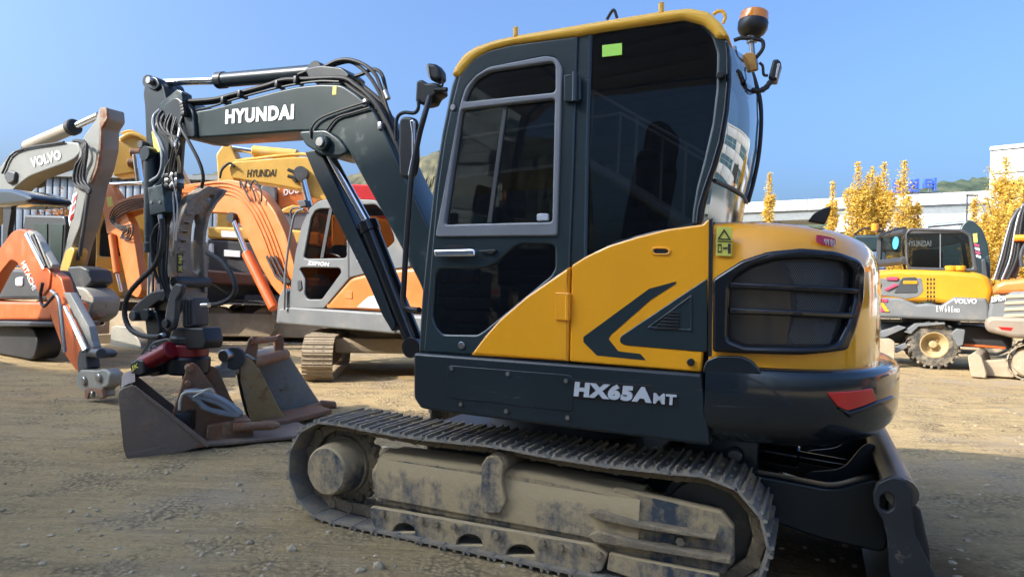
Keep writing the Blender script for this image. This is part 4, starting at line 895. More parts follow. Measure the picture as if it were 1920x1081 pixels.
for i in range(4):
    t = i / 3; a = B.p(500, 795, 0.67).lerp(B.p(600, 772, 1.43), t * 0.98 + 0.01); d = Vector((0.17, -0.06, -0.02)); a.z = 0.05
    g = G(); g.box(a + d * 0.45, (0.20, 0.085, 0.06), bev=0.015, rot=d.to_track_quat('X', 'Z').to_matrix(), taper=(0.8, 0.8)); DB('tooth', RUSTM, g, db)
g = G(B); pA, pB = B.p(482, 792, 0.66), B.p(606, 770, 1.44); pA.z = pB.z = 0.03
g.tube([pA, pA.lerp(pB, .5), pB], 0.035, seg=8, smooth=0); DB('lip', RUSTM, g, db)
lipp = [B.pz(a, b, 0.05) for a, b in P2('486,800 540,792 622,772 600,764 540,772 500,782')]
g = G(); g.mesh(curve_mesh([[(p.x, p.y) for p in lipp]], 0.05, 0.01), lambda c: Vector((c.x, c.y, 0.055 + c.z))); DB('lip_plate', RUSTM, g, db)
# short pipe bracket lying between the buckets
sb = B.root('steel_linkage', 'grey steel pipe linkage with round end flange between the two buckets', 'linkage')
g = G(B); g.cyl(B.p(404, 697, 0.66), B.p(446, 690, 0.66), 0.055, seg=20, bev=0.006); DB('pipe', BUCKG, g, sb)
g = G(B); g.cyl(B.p(437, 672, 0.60), B.p(440, 670, 0.70), 0.10, seg=26, bev=0.008); DB('flange', GREYD, g, sb)
g = G(B); g.cyl(B.p(418, 667, 0.58), B.p(430, 665, 0.64), 0.055, seg=20, bev=0.006); g.cyl(B.p(424, 668, 0.64), B.p(452, 662, 0.72), 0.03, seg=14); DB('pin', STEEL, g, sb)
g = G(B); g.plate('402,706 418,672 436,676 442,706', 0.66, 0.05, 0.01, r=4); g.plate('380,692 400,700 444,768 470,800 452,800 410,770', 0.55, 0.04, 0.006, r=4); DB('arm_plate', BUCKG, g, sb)

# ================================================================== machines behind, left
def excav_track(fr, root, y0, y1, xa, xb, r, m_frame, n, pitch, width=None, name='crawler_track', z0=0.0):
    yc, wd = (y0 + y1) / 2, abs(y1 - y0)
    g = G(); lp = rc([(xa + 0.16, z0 + 0.12), (xa + 0.18, z0 + r * 1.5), (xb - 0.18, z0 + r * 1.5), (xb - 0.16, z0 + 0.12)], 0.06)
    g.mesh(curve_mesh([lp], wd * 0.5, 0.02), lambda c: Vector((c.x, yc + c.z, c.y)))
    t = g.done(name, m_frame, root)
    for x in (xa, xb): G().cyl((x, yc - wd * 0.3, z0 + r), (x, yc + wd * 0.3, z0 + r), r * 0.82, seg=24, bev=0.02).done('track_wheel', m_frame, t)
    s, l = shoe_meshes(wd, pitch, MUDL if m_frame is MUDL else SHOE, bolts=True); pth = loop_path(xb, z0 + r, r, xa, z0 + r, r, 0.01)
    lay_track(t, s, l, pth, yc, n, links=False); return t

# ---- orange and grey midi excavator
Z = Frame(-1.75, 9.9, 150.0); zx = Z.root('midi_excavator', 'orange and grey midi excavator with brown tinted cab windows and tan tracks', 'excavator')
def PZ(pts, off, T, m, name, parent=zx, bev=0.015, r=4, fr=Z, k=0.0, **kw): g_ = G(fr); g_.plate(pts, off, T, bev, k, r=r); return g_.done(name, m, parent, **kw)
W1 = '569,482 583,408 591,394 600,391 646,391 650,396 650,480 645,484 574,485'; W2 = '668,488 672,400 678,384 704,383 722,400 738,440 740,452 730,462 690,488'
W3 = '561,504 566,501 637,502 640,510 603,561 576,561 571,552 572,524'
PZ(['539,578 543,545 554,471 565,423 580,390 595,377 617,371 698,374 730,382 748,420 760,460 770,500 700,510 656,520 607,578', W1, W2, W3], 0.90, 0.06, GREYM, 'cab_frame')
for wn, m_ in ((W1, GBRN), (W2, GBRN), (W3, GBRN)): PZ(wn, 0.875, 0.008, m_, 'window_pane', bev=0.001)
PZ('617,391 623,391 606,484 600,484', 0.89, 0.02, GREYD, 'window_divider', bev=0.003, r=0)
PZ('651,372 654,372 655,520 652,520', 0.903, 0.01, GREYD, 'door_seam', bev=0.002, r=0)
zl = Z.pl(rc(P2('539,578 543,545 554,471 565,423 580,390 595,377 617,371 698,374 730,382 748,420 760,460 770,500 700,510 607,578'), 4), .9)
zh = Z.pl(rc(P2('556,560 569,470 583,408 595,392 646,390 700,384 722,400 738,440 730,470 640,500 602,565'), 4), .9)
g = G(); g.mesh(curve_mesh([zl, zh], 0.05, 0.01), lambda c: Vector((c.x, -0.05 + c.z, c.y))); g.done('cab_side', GREYM, zx)
rz = [Z.p(a, b, 0.9) for a, b in P2('580,390 595,377 617,371 698,374 730,382')]; g = G(); g.grid([[(p.x, 0.9, p.z) for p in rz], [(p.x, -0.05, p.z) for p in rz]]); g.grid([[(p.x, 0.9, p.z - .05) for p in rz], [(p.x, -0.05, p.z - .05) for p in rz]]); g.done('cab_roof', GREYM, zx)
c0 = Z.p(640, 470, 0.4); g = G(); g.box((c0.x - 0.1, 0.4, 1.5), (0.2, 0.5, 0.8), bev=0.06); g.box((c0.x + 0.15, 0.4, 1.2), (0.5, 0.5, 0.2), bev=0.05); g.done('seat', SEAT, zx)
PZ('606,577 657,519 712,504 780,500 840,505 850,590 740,586', 0.895, 1.6, ORG, 'engine_cover', bev=0.06, r=8)
PZ('668,576 690,556 720,549 741,547 741,580', 0.899, 0.01, mat('offwhite_panel', (0.6, 0.58, 0.54), 0.5, dust=0.3), 'white_panel', bev=0.002)
PZ('647,545 660,546 660,560 647,559', 0.905, 0.02, ORG, 'hinge', bev=0.004, r=0)
PZ('519,605 522,578 545,575 741,587 741,626 540,608', 0.91, 1.75, GREYM, 'side_skirt', bev=0.03, r=4)
PZ('741,587 860,594 860,636 741,626', 0.92, 1.77, GREYM, 'counterweight', bev=0.05, r=4)
PZ('517,606 521,560 530,540 538,545 538,606', 0.86, 0.5, GREYM, 'front_post', bev=0.02)
g = G(Z); g.text('ZEPION', (577, 496), (617, 499), (578, 489), 0.902, bold=0.02, ext=0.004); g.done('lettering', WHITE, zx)
PZ('557,526 564,524 566,542 558,546', 0.915, 0.03, GREYD, 'door_handle', bev=0.006)
g = G(Z); g.ptube('533,580 536,500 548,420 556,398 570,392', 0.95, 0.018); g.done('handrail', GREYM, zx)
PZ('556,376 570,374 574,386 562,388', 0.9, 0.12, GREYD, 'work_lamp', bev=0.01, r=2)
g = G(Z); g.ptube('546,410 545,396 552,390 566,390', 0.9, 0.015); g.done('lamp_bracket', GREYD, zx)
bz = PZ('264,372 300,360 350,345 390,340 430,336 460,342 490,362 515,396 535,440 552,500 560,560 536,566 512,540 488,500 466,452 448,418 430,400 390,398 330,400 270,408', 0.30, 0.20, ORG, 'boom', bev=0.02, r=8)
for k in range(4):
    g = G(Z); g.ptube([(300, 362 - k * 3 + 6), (390, 344 + k * 6), (440, 346 + k * 7), (478 - k * 3, 372 + k * 8), (505 - k * 4, 420 + k * 8), (528 - k * 5, 480 + k * 6), (545 - k * 4, 540)], 0.31 + 0.0, 0.018); g.done('pipe', ORG, bz)
for k in range(3):
    g = G(Z); g.ptube([(500 + k * 8, 480), (512 + k * 8, 505), (520 + k * 8, 520), (538 + k * 3, 530)], 0.36, 0.022, ridges=0.1); g.done('hose', RUB, bz)
for k in range(3):
    g = G(Z); g.ptube([(452 + k * 8, 352), (450 + k * 14, 338), (462 + k * 14, 362), (470 + k * 10, 378)], 0.36, 0.014); g.done('hose', RUB, bz)
g = G(); A, Bq, C = Z.p(514, 578, 0.34), Z.p(462, 474, 0.34), Z.p(436, 408, 0.34); g.cyl(A, Bq, 0.085, seg=20, bev=0.01); cz = g.done('boom_cylinder', ORGH, zx); G().cyl(Bq, C, 0.045, seg=16).done('rod', CHROME, cz); G().cyl(C - Vector((0, .1, 0)), C + Vector((0, .05, 0)), 0.09, seg=16).done('rod_eye', BLK, cz)
PZ('186,352 194,342 204,344 216,362 232,392 246,420 256,480 266,545 258,560 240,548 226,480 212,436 200,440 196,410', 0.28, 0.16, ORG, 'arm', bev=0.02, r=6)
PZ('212,380 250,366 272,362 272,392 240,398 216,408', 0.30, 0.30, ORG, 'boom_tip', bev=0.015)
g = G(); A, Bq = Z.p(270, 343, 0.15), Z.p(192, 346, 0.15); g.cyl(A, Bq, 0.04, seg=16); g.done('arm_cylinder', CHROME, zx)
g = G(); A, Bq, C = Z.p(210, 440, 0.33), Z.p(220, 512, 0.33), Z.p(228, 545, 0.33); g.cyl(A, Bq, 0.07, seg=18, bev=0.01); cz = g.done('bucket_cylinder', ORG, zx); G().cyl(Bq, C, 0.035, seg=14).done('rod', CHROME, cz)
for k in range(5):
    g = G(Z); g.ptube([(268, 372 + k * 4), (240, 376 + k * 5), (216, 388 + k * 6), (206 + k * 4, 410 + k * 4), (224 + k * 6, 430 - k * 2), (236 + k * 2, 424 + k * 6), (226, 446)], 0.34, 0.013); g.done('hose', RUB, zx)
PZ('200,370 210,368 212,386 202,388', 0.283, 0.004, STICK, 'sticker', bev=0.0, r=0)
bq = PZ('208,612 216,610 240,612 262,640 268,672 240,680 212,676 206,650', 0.35, 0.75, BUCKG, 'bucket', bev=0.02, r=8)
ZC = Frame(-1.95, 10.1, -82.0); 
zroot = zx
# undercarriage turned toward the camera: tracks as parts, placed in the machine's own frame
dA = ZC.ang - Z.ang
def turn(o): o.rotation_euler = (0, 0, dA); v = Z.inv @ (ZC.base - Z.base); o.location = (v.x, v.y, 0); return o
turn(excav_track(ZC, zx, -1.0, -0.60, -0.85, 0.95, 0.30, MUDL, 36, 0.155)); turn(excav_track(ZC, zx, 0.62, 1.02, -0.85, 0.95, 0.30, MUDL, 36, 0.155))
turn(G().box((0.0, 0, 0.45), (1.3, 1.3, 0.22), bev=0.04).cyl((0, 0, 0.5), (0, 0, 0.72), 0.5, seg=30).done('car_body', MUDL, zx))
bd = G().box((-1.35, 0, 0.42), (0.10, 2.1, 0.42), bev=0.02).box((-1.0, 0.4, 0.4), (0.7, 0.14, 0.14), bev=0.02).box((-1.0, -0.4, 0.4), (0.7, 0.14, 0.14), bev=0.02).done('dozer_blade', MUDL, zx); turn(bd)

# ---- cream-yellow crawler excavator behind
Hf = Frame(-4.6, 15.5, 182.0); hy = Hf.root('crawler_excavator', 'cream yellow crawler excavator with bent boom and dark print on its side', 'excavator', None)
def PH(*a, **k): return PZ(*a, parent=hy, fr=Hf, **k)
bm = PH('428,310 436,303 548,294 574,294 600,303 622,330 700,392 760,470 740,520 660,440 630,400 600,372 584,371 572,357 517,347 434,334', 0.25, 0.55, YELH, 'boom', bev=0.03, r=6)
ar = PH('405,289 420,268 432,270 447,305 440,330 430,420 418,470 404,470 408,333', 0.10, 0.40, YELH, 'arm', bev=0.03, r=5)
g = G(); A, Bq, C = Hf.p(558, 291, 0.0), Hf.p(474, 283, 0.0), Hf.p(424, 276, 0.0); g.cyl(A, Bq, 0.13, seg=20, bev=0.02); cz = g.done('arm_cylinder', YELH, hy); G().cyl(Bq, C, 0.075, seg=16).done('rod', CHROME, cz)
g = G(); A, C = Hf.p(566, 326, 0.30), Hf.p(590, 420, 0.30); g.cyl(A, C, 0.085, seg=16); g.done('boom_cylinder', CHROME, hy); G().cyl(A + Vector((0, .12, 0)), A - Vector((0, .1, 0)), 0.16, seg=18).done('pin', GREYD, hy)
g = G(Hf); g.text('HYUNDAI', (463, 332), (516, 331), (465, 318), 0.252, bold=0.0, ext=0.005); g.done('lettering', DARKP, bm)
for k in range(3):
    g = G(Hf); g.ptube([(440, 303 - k), (548, 290 - k), (590, 296 - k), (612 + k * 4, 318), (632 + k * 4, 360)], 0.2 - 0.1 * k, 0.03); g.done('pipe', YELH, bm)
g = G(Hf); g.ptube('412,334 416,318 430,306 440,312', 0.3, 0.03); g.ptube('540,318 552,322 566,322', 0.32, 0.04); g.ptube('540,330 552,334 556,342', 0.32, 0.04); g.done('hose', RUB, hy)
PH('388,424 545,430 600,436 600,462 540,456 388,446', 0.9, 2.3, YELH, 'upper_stripe', bev=0.05)
PH('388,447 540,457 600,462 600,525 388,520', 0.86, 2.2, GREYD, 'engine_housing', bev=0.05)
PH('388,505 600,522 600,540 388,532', 0.95, 2.4, MAROON, 'side_skirt', bev=0.05)
for a in ('415,432 450,434 450,446 415,444', '420,468 450,470 450,482 420,480'): PH(a, 0.905, 0.02, WHITE, 'panel', bev=0.003, r=0)
PH('392,456 398,456 398,476 390,476', 0.95, 0.2, WHITE, 'canister', bev=0.01)
PH('620,400 700,405 760,420 760,530 620,530', 0.8, 2.0, YELH, 'cab', bev=0.08)
excav_track(Hf, hy, 0.55, 1.15, -1.6, 1.9, 0.42, MUDL, 44, 0.2); excav_track(Hf, hy, -1.15, -0.55, -1.6, 1.9, 0.42, MUDL, 44, 0.2)
hy2 = G().box((0.1, 0, 0.75), (2.6, 1.6, 0.6), bev=0.05).done('car_body', GREYD, hy)

# ---- orange machine further back (tail with white print), its grey arm
Df = Frame(-6.0, 23.0, 190.0); dx_ = Df.root('orange_excavator', 'orange excavator far behind with white print on its tail', 'excavator')
def PD(*a, **k): return PZ(*a, parent=dx_, fr=Df, **k)
PD('520,346 585,346 600,372 600,420 518,420', 0.5, 2.4, ORG, 'engine_cover', bev=0.08, r=5)
g = G(Df); g.text('DOO', (532, 367), (562, 361), (532, 355), 0.51, bold=0.03, ext=0.01); g.done('lettering', WHITE, dx_)
PD('488,352 494,343 506,343 517,356 517,398 490,398', 0.7, 0.5, GREYM, 'arm', bev=0.03)
PD('500,398 560,396 600,400 600,430 500,430', 0.7, 2.4, GREYM, 'side_skirt', bev=0.04)
PD('528,392 548,384 566,386 572,398 528,400', 0.75, 1.0, YELH, 'hose_drum', bev=0.04)
g = G(); g.box((-1, -1, 0.7), (4.2, 2.6, 1.4), bev=0.05); g.done('undercarriage', GREYD, dx_)
# ---- red lorry body glimpsed behind the grey cab
Rf = Frame(-3.0, 20.5, 186.0); rd = Rf.root('red_lorry', 'bright red lorry glimpsed behind the grey cab', 'lorry')
PZ('655,345 800,350 800,470 655,465', 1.0, 2.2, mat('lorry_red', (0.55, 0.03, 0.03), 0.4), 'cargo_body', parent=rd, fr=Rf, bev=0.04)
PZ('655,380 800,384 800,400 655,396', 1.02, 0.05, WHITE, 'side_band', parent=rd, fr=Rf, bev=0.01, r=0)
g = G(); g.box((0.3, 0, 0.9), (3.2, 2.0, 0.25), bev=0.03); g.done('chassis', GREYD, rd)
for x in (-0.9, 1.4):
    for y in (0.85, -0.85): G().cyl((x, y - 0.13, 0.48), (x, y + 0.13, 0.48), 0.48, seg=26, bev=0.05).done('wheel', RUB, rd)

# ---- pale grey excavator arm at the left
Vf = Frame(-9.5, 13.5, -28.0 + 180 - 180 + 0); Vf = Frame(-8.4, 12.2, 155.0)
vx = Vf.root('pale_grey_excavator', 'large pale grey excavator with rust edged arm and white print on its boom', 'excavator')
def PV(*a, **k): return PZ(*a, parent=vx, fr=Vf, **k)
vb_ = PV('-120,420 -60,360 0,312 20,285 30,281 123,265 146,267 152,284 140,298 124,306 90,318 55,331 30,350 0,385 -60,450', 0.0, 0.34, GREYV, 'boom', bev=0.03, r=6)
g = G(Vf); g.text('VOLVO', (60, 315), (116, 299), (57, 297), 0.003, bold=0.035, ext=0.006); g.done('lettering', WHITE, vb_)
va = PV('186,202 197,200 199,222 188,240 187,275 178,315 166,345 150,425 138,455 124,508 108,512 120,468 130,425 136,362 140,328 150,275 157,254 178,226', 0.12, 0.36, GREYV, 'arm', bev=0.03, r=4)
RST = mat('rust_face', (0.22, 0.15, 0.10), 0.6, 0.1, rust=0.6, rcol=(0.15, 0.055, 0.025), dust=0.3, scale=3)
g = G(Vf); g.plate('187,202 199,201 201,222 190,240 189,275 182,318 170,345 166,341 178,315 186,275', 0.15, 0.05, 0.01, r=2); g.done('rust_edge', RST, va); g = G(Vf); g.plate('187,202 199,201 201,222 190,240 189,275 182,318 170,345 166,341 178,315 186,275', -0.22, 0.05, 0.01, r=2); g.done('rust_edge', RST, va)
g = G(); A, Bq, C = Vf.p(52, 275, -0.25), Vf.p(134, 240, -0.25), Vf.p(186, 216, -0.25); g.cyl(A, Bq, 0.12, seg=20, bev=0.015); cz = g.done('arm_cylinder', mat('dusty_cylinder', (0.40, 0.34, 0.26), 0.6, dust=0.4), vx); G().cyl(Bq, C, 0.065, seg=16).done('rod', CHROME, cz); G().cyl(Bq - (C - Bq) * 0.04, Bq + (C - Bq) * 0.14, 0.15, seg=18, bev=0.02).done('dust_boot', RUB, cz)
for k in range(4):
    g = G(Vf); g.ptube([(138 + k * 6, 264), (150 + k * 4, 266 + k * 2), (156 + k * 2, 290), (142 + k * 5, 312 + k * 6), (140 + k * 7, 345), (160 + k * 3, 356), (168, 362)], 0.16 + 0.05 * k, 0.028); g.done('hose', RUB, vx)
for k in range(3):
    g = G(Vf); g.ptube([(166 - k * 1, 365), (158, 420), (150 - k * 4, 480 + k * 8)], 0.2 - 0.1 * k, 0.03); g.done('pipe', GREYD, vx)
g = G(Vf); g.ptube('0,318 20,292 36,288 46,272 56,272', -0.2, 0.025); g.ptube('4,325 30,284 120,266', 0.03, 0.02); g.done('pipe', RUB, vx)
PV('6,330 14,318 28,322 26,340 14,346', 0.06, 0.6, GREYD, 'pivot_block', bev=0.03)
PV('137,364 145,360 140,392 130,424 128,410', 0.125, 0.004, WHITE, 'marking', bev=0.0, r=0)
for k in range(3): PV('%d,%d %d,%d %d,%d %d,%d' % (138 - k * 3, 370 + k * 17, 144 - k * 3, 364 + k * 17, 142 - k * 3, 374 + k * 17, 136 - k * 3, 382 + k * 17), 0.13, 0.003, LAMPR, 'red_stripe', bev=0.0, r=0)
PV('110,512 122,470 134,462 140,470 128,510 118,530 108,528', 0.18, 0.25, YELH, 'bucket_link', bev=0.02)
PV('126,500 150,498 168,506 172,528 150,548 128,540', 0.2, 0.4, GREYD, 'coupler', bev=0.03)
PV('112,548 134,536 160,540 176,560 170,592 150,606 126,600 114,580', 0.3, 0.5, BUCKG, 'bucket', bev=0.03, r=8)
for k in range(4): PV('%d,%d %d,%d %d,%d %d,%d' % (150 + k * 8, 600 - k * 4, 158 + k * 8, 597 - k * 4, 162 + k * 8, 606 - k * 4, 154 + k * 8, 609 - k * 4), 0.28, 0.12, RUSTM, 'bucket_tooth', bev=0.01, r=1)
PV('46,402 120,404 124,420 120,500 50,504 40,440', -1.6, 1.6, BLK, 'cab_frame', bev=0.05)
for a in ('62,420 88,418 88,494 66,496', '94,418 118,420 114,494 94,494'): PV(a, -1.58, 0.03, mat('dark_pane', (0.02, 0.035, 0.035), 0.08), 'window_pane', bev=0.004)
PV('-60,500 200,505 200,560 -60,560', -1.2, 2.6, YELV, 'engine_housing', bev=0.08)
excav_track(Vf, vx, -1.6, -1.0, -1.6, 2.2, 0.45, MUDL, 46, 0.2); excav_track(Vf, vx, -3.9, -3.3, -1.6, 2.2, 0.45, MUDL, 46, 0.2)

# ---- orange-red mini excavator with black canopy
If = Frame(-6.9, 9.0, 145.0); ix = If.root('mini_excavator', 'small orange red excavator with black canopy and lowered arm', 'excavator')
def PI(*a, **k): return PZ(*a, parent=ix, fr=If, **k)
cI = If.p(160, 650, 0).y
tip = If.inv @ (Vector((-4.56, 7.19, 0)) - If.base); o_ = tip.y
ibm = PI('-60,560 -40,500 0,464 22,434 38,428 50,433 72,470 95,512 92,540 78,557 50,520 31,491 20,486 0,511 -30,570', o_, 0.13, ORGH, 'boom', bev=0.015, r=6)
g = G(If); g.text('HITACHI', (63, 543), (41, 492), (70, 538), o_ + 0.002, bold=0.03, ext=0.004) if False else g.text('HITACHI', (40, 494), (62, 545), (47, 488), o_ + 0.002, bold=0.03, ext=0.004); g.done('lettering', WHITE, ibm)
iar = PI('81,515 97,508 114,520 122,552 155,643 165,676 150,700 142,694 120,662 96,596 84,548', o_ - 0.02, 0.11, ORGH, 'arm', bev=0.012, r=6)
PI('47,437 54,431 66,440 98,496 96,504 84,502', o_ + 0.03, 0.08, mat('grey_guard', (0.32, 0.30, 0.26), 0.5, dust=0.3), 'cylinder_guard', bev=0.006, r=2)
PI('118,548 130,548 166,612 172,640 176,652 164,656 150,616', o_ + 0.02, 0.08, mat('grey_guard2', (0.20, 0.20, 0.19), 0.5, dust=0.3), 'cylinder_guard', bev=0.006, r=2)
for a, b, r_ in (((50, 440), (84, 505), 0.025), ((130, 590), (162, 655), 0.02), ((122, 575), (158, 658), 0.02)):
    G().cyl(If.p(*a, o_ + 0.07), If.p(*b, o_ + 0.07), r_, seg=14).done('rod', CHROME, ix)
for pix in ('80,530 76,556 82,574 96,560 106,552 112,580 116,620 120,650', '62,440 74,470 86,500', '96,545 110,560 116,600 122,660'):
    g = G(If); g.ptube(pix, o_ + 0.08, 0.018); g.done('hose', RUB if pix[0] != '9' else HOSEG, ix)
PI('142,704 150,692 180,694 196,690 206,700 204,722 190,730 192,744 162,748 158,736 142,722', o_ + 0.06, 0.14, BUCKG, 'coupler', bev=0.02, r=5)
PI('148,655 176,652 190,656 196,664 190,672 160,668 164,690 146,700 144,680', o_ + 0.05, 0.14, GREYD, 'bucket_link', bev=0.015, r=4)
G().cyl(If.p(190, 662, o_ + 0.12), If.p(160, 660, o_ - 0.1), 0.05, seg=16, bev=0.006).done('pin', GREYD, ix)
for a_, r_ in (((160, 714), 0.05), ((188, 708), 0.045), ((176, 738), 0.03)):
    p = If.p(*a_, o_ + 0.06); G().cyl(p - Vector((0, 0.18, 0)), p + Vector((0, 0.03, 0)), r_, seg=16, bev=0.005).done('pin', STEEL, ix)
PI('160,726 190,728 194,744 186,748 178,734 166,736 164,748 158,744', o_ + 0.075, 0.05, RUSTM, 'coupler_hook', bev=0.006, r=2)
PI('-60,352 20,354 52,364 58,373 50,382 10,386 -60,386', -0.3, 0.55, GLOSS, 'canopy', bev=0.05, r=6)
for a in ('6,388 22,388 14,440 14,480 4,480', ):
    PI(a, -1.0, 0.08, BLK, 'canopy_post', bev=0.01)
PI('-80,560 0,565 95,566 96,600 -80,600', -0.55, 0.5, ORGH, 'engine_cover', bev=0.04)
PI('-80,500 70,505 92,560 -80,562', -0.62, 0.45, GREYD, 'upper_body', bev=0.05)
PI('28,520 42,518 42,536 28,536', -0.60, 0.05, LENS, 'work_lamp', bev=0.01)
PI('-80,600 100,603 100,612 -80,612', -0.50, 0.6, GREYD, 'deck', bev=0.02)
v = If.inv @ (Vector((-8.2, 11.0, 0)) - If.base)
tr_ = G(); tr_.mesh(curve_mesh([rc([(-1.1, 0.02), (-1.25, 0.3), (-1.05, 0.55), (1.0, 0.5), (1.2, 0.25), (1.05, 0.0)], 0.2)], 0.35, 0.03), lambda c: Vector((v.x + c.x, v.y + c.z, c.y))); tr_.done('rubber_track', RUB, ix)
tr_ = G(); tr_.mesh(curve_mesh([rc([(-1.1, 0.02), (-1.25, 0.3), (-1.05, 0.55), (1.0, 0.5), (1.2, 0.25), (1.05, 0.0)], 0.2)], 0.35, 0.03), lambda c: Vector((v.x + c.x, v.y + 1.3 + c.z, c.y))); tr_.done('rubber_track', RUB, ix)

# ---- yellow excavator with white and yellow cab behind the orange arm
Yf = Frame(-7.2, 15.0, 195.0); yx = Yf.root('yellow_excavator', 'yellow excavator with pale cab half hidden behind the orange arm', 'excavator')
def PY(*a, **k): return PZ(*a, parent=yx, fr=Yf, **k)
PY('200,276 222,262 240,250 262,252 290,262 330,300 360,360 300,345 268,322 212,330', 0.6, 0.55, YELH, 'boom', bev=0.03, r=6)
g = G(Yf); g.ptube('226,262 244,252 262,256 280,266', 0.62, 0.05); g.ptube('228,250 246,246 268,256', 0.5, 0.03); g.done('pipe', YELH, yx)
for a in ((245, 285), (240, 304)): G().cyl(Yf.p(*a, 0.62), Yf.p(a[0] + 18, a[1] + 2, 0.62), 0.09, seg=14, bev=0.01).done('pin_boss', RUSTM, yx)
G().cyl(Yf.p(256, 290, 0.75), Yf.p(264, 345, 0.75), 0.09, seg=14).done('boom_cylinder', CHROME, yx)
ycab = PY(['178,520 180,430 190,392 205,378 330,380 330,520', '184,480 186,432 196,398 206,390 250,390 250,476 214,482'], 0.8, 0.12, YELH, 'cab_frame', bev=0.03, r=5)
PY('184,480 186,432 196,398 206,390 250,390 250,476 214,482', 0.74, 0.02, GCLR, 'window_pane', bev=0.002)
PY('178,522 330,524 330,548 178,546', 0.85, 2.0, mat('offwhite_skirt', (0.62, 0.60, 0.55), 0.5, dust=0.3), 'side_skirt', bev=0.04)
PY('178,490 330,492 330,522 178,520', 0.78, 1.9, YELH, 'lower_body', bev=0.04)
g = G(); g.box((-0.9, -0.3, 1.5), (2.4, 1.2, 1.4), bev=0.08); g.done('cab_interior', GREYD, yx)
excav_track(Yf, yx, 0.4, 1.0, -1.6, 1.6, 0.42, MUDL, 42, 0.2); excav_track(Yf, yx, -1.5, -0.9, -1.6, 1.6, 0.42, MUDL, 42, 0.2)

# ---- muddy loose gear on the ground between the parked machines
lg = Frame(-8.6, 13.6, 200.0)
lb = lg.root('loose_track_plate', 'muddy tan plate leaning among the parked machines behind the orange red arm', 'plate')
g = G(lg); g.plate('150,545 200,530 270,528 284,540 240,556 170,562', 0.0, 0.25, 0.02, r=4); g.done('plate', MUDL, lb)
for k in range(6):
    g = G(lg); g.plate('%d,%d %d,%d %d,%d %d,%d' % (160 + k * 18, 545 - k * 2, 166 + k * 18, 544 - k * 2, 172 + k * 18, 558 - k * 2, 166 + k * 18, 559 - k * 2), 0.03, 0.05, 0.008, r=0); g.done('rib', MUDL, lb)
g = G(lg); g.plate('178,560 250,556 246,640 184,640', -0.05, 0.3, 0.02, r=3); g.done('support', BUCK, lb)
lc = lg.root('counterweight_block', 'grey brown steel block standing under the orange arm', 'block')
g = G(lg); g.plate(['168,585 232,580 240,622 172,628', '186,598 194,597 195,608 187,609'], 0.4, 0.4, 0.02, r=3); g.done('block', BUCK, lc)
g = G(lg); g.plate('164,628 244,622 246,652 166,656', 0.45, 0.6, 0.02, r=3); g.done('foot', MUDL, lc)

# ================================================================== machines behind, right
E = Frame(8.4, 13.2, 152.0); ex = E.root('wheeled_excavator', 'yellow and grey wheeled excavator with dark boxy cab and muddy tyres', 'excavator')
def PE(pts, off, T, m, name, parent=ex, **k): return PZ(pts, off, T, m, name, parent=parent, fr=E, **k)
hE = PE('1622,514 1640,508 1680,504 1780,507 1840,512 1856,520 1864,545 1856,574 1800,574 1740,566 1700,566 1622,556', 0.90, 1.8, YELV, 'engine_hood', bev=0.09, r=6)
PE('1622,520 1700,524 1728,520 1732,545 1722,556 1700,560 1680,556 1622,552', 0.905, 0.03, GREYM, 'side_panel', bev=0.008)
sk_ = PE('1622,556 1690,558 1718,570 1742,568 1765,572 1788,556 1850,558 1856,574 1856,604 1800,602 1740,598 1628,594', 0.925, 1.85, GREYM, 'counterweight', bev=0.05, r=4)
for t_, bl_, br_, tl_, m_, par in (('VOLVO', (1789, 569), (1831, 569), (1789, 560), WHITE, sk_), ('EW60E', (1756, 584), (1787, 585), (1756, 573), WHITE, sk_), ('PRO', (1789, 585), (1799, 585), (1789, 578), WHITE, sk_)):
    g = G(E); g.text(' '.join(t_) if t_ == 'EW60E' else t_, bl_, br_, tl_, 0.927, bold=0.0 if t_ != 'VOLVO' else 0.015, ext=0.006); g.done('lettering', m_, par)
g = G(E); g.text('VOLVO', (1606, 541), (1651, 538), (1606, 530), 0.935, bold=0.03, ext=0.006); g.done('lettering', WHITE, hE)
for a in ('1662,519 1684,519 1682,525 1662,524', '1658,542 1680,531 1683,535 1664,544', '1654,560 1664,560 1664,566 1654,565', '1642,570 1650,566 1660,584 1652,584'): PE(a, 0.945, 0.03, REDS, 'red_mark', parent=hE, bev=0.002, r=0)
for a in ('1640,557 1652,557 1652,566 1640,566', '1648,568 1656,567 1668,584 1660,584', '1636,576 1644,572 1648,584 1640,584'): PE(a, 0.95, 0.02, mat('amber_mark', (0.75, 0.33, 0.02), 0.4), 'amber_mark', parent=sk_, bev=0.002, r=0)
for cx in (1738, 1744, 1750):
    for k in range(6): PE('%d,%d %d,%d %d,%d %d,%d' % (cx, 521 + k * 8, cx + 3, 521 + k * 8, cx + 3, 526 + k * 8, cx, 526 + k * 8), 0.903, 0.01, BLK, 'vent_slot', parent=hE, bev=0.0, r=0)
PE('1692,520 1718,519 1720,548 1676,549', 0.92, 0.02, GREYD, 'grille', parent=hE, bev=0.004, r=3)
PE('1694,526 1720,526 1720,532 1693,532', 0.93, 0.02, YELV, 'grille_bar', parent=hE, bev=0.002, r=0)
for x in (1782, 1800): G().cyl(E.p(x, 508, 0.5), E.p(x, 498, 0.5), 0.10, seg=18, bev=0.02).done('filler_cap', YELV, hE)
WE = '1705,500 1701,440 1708,433 1800,435 1816,442 1824,503'
cE = PE(['1698,490 1697,438 1704,427 1806,429 1824,440 1836,510 1704,508', WE], 0.55, 0.08, GREYD, 'cab_frame', bev=0.03, r=5)
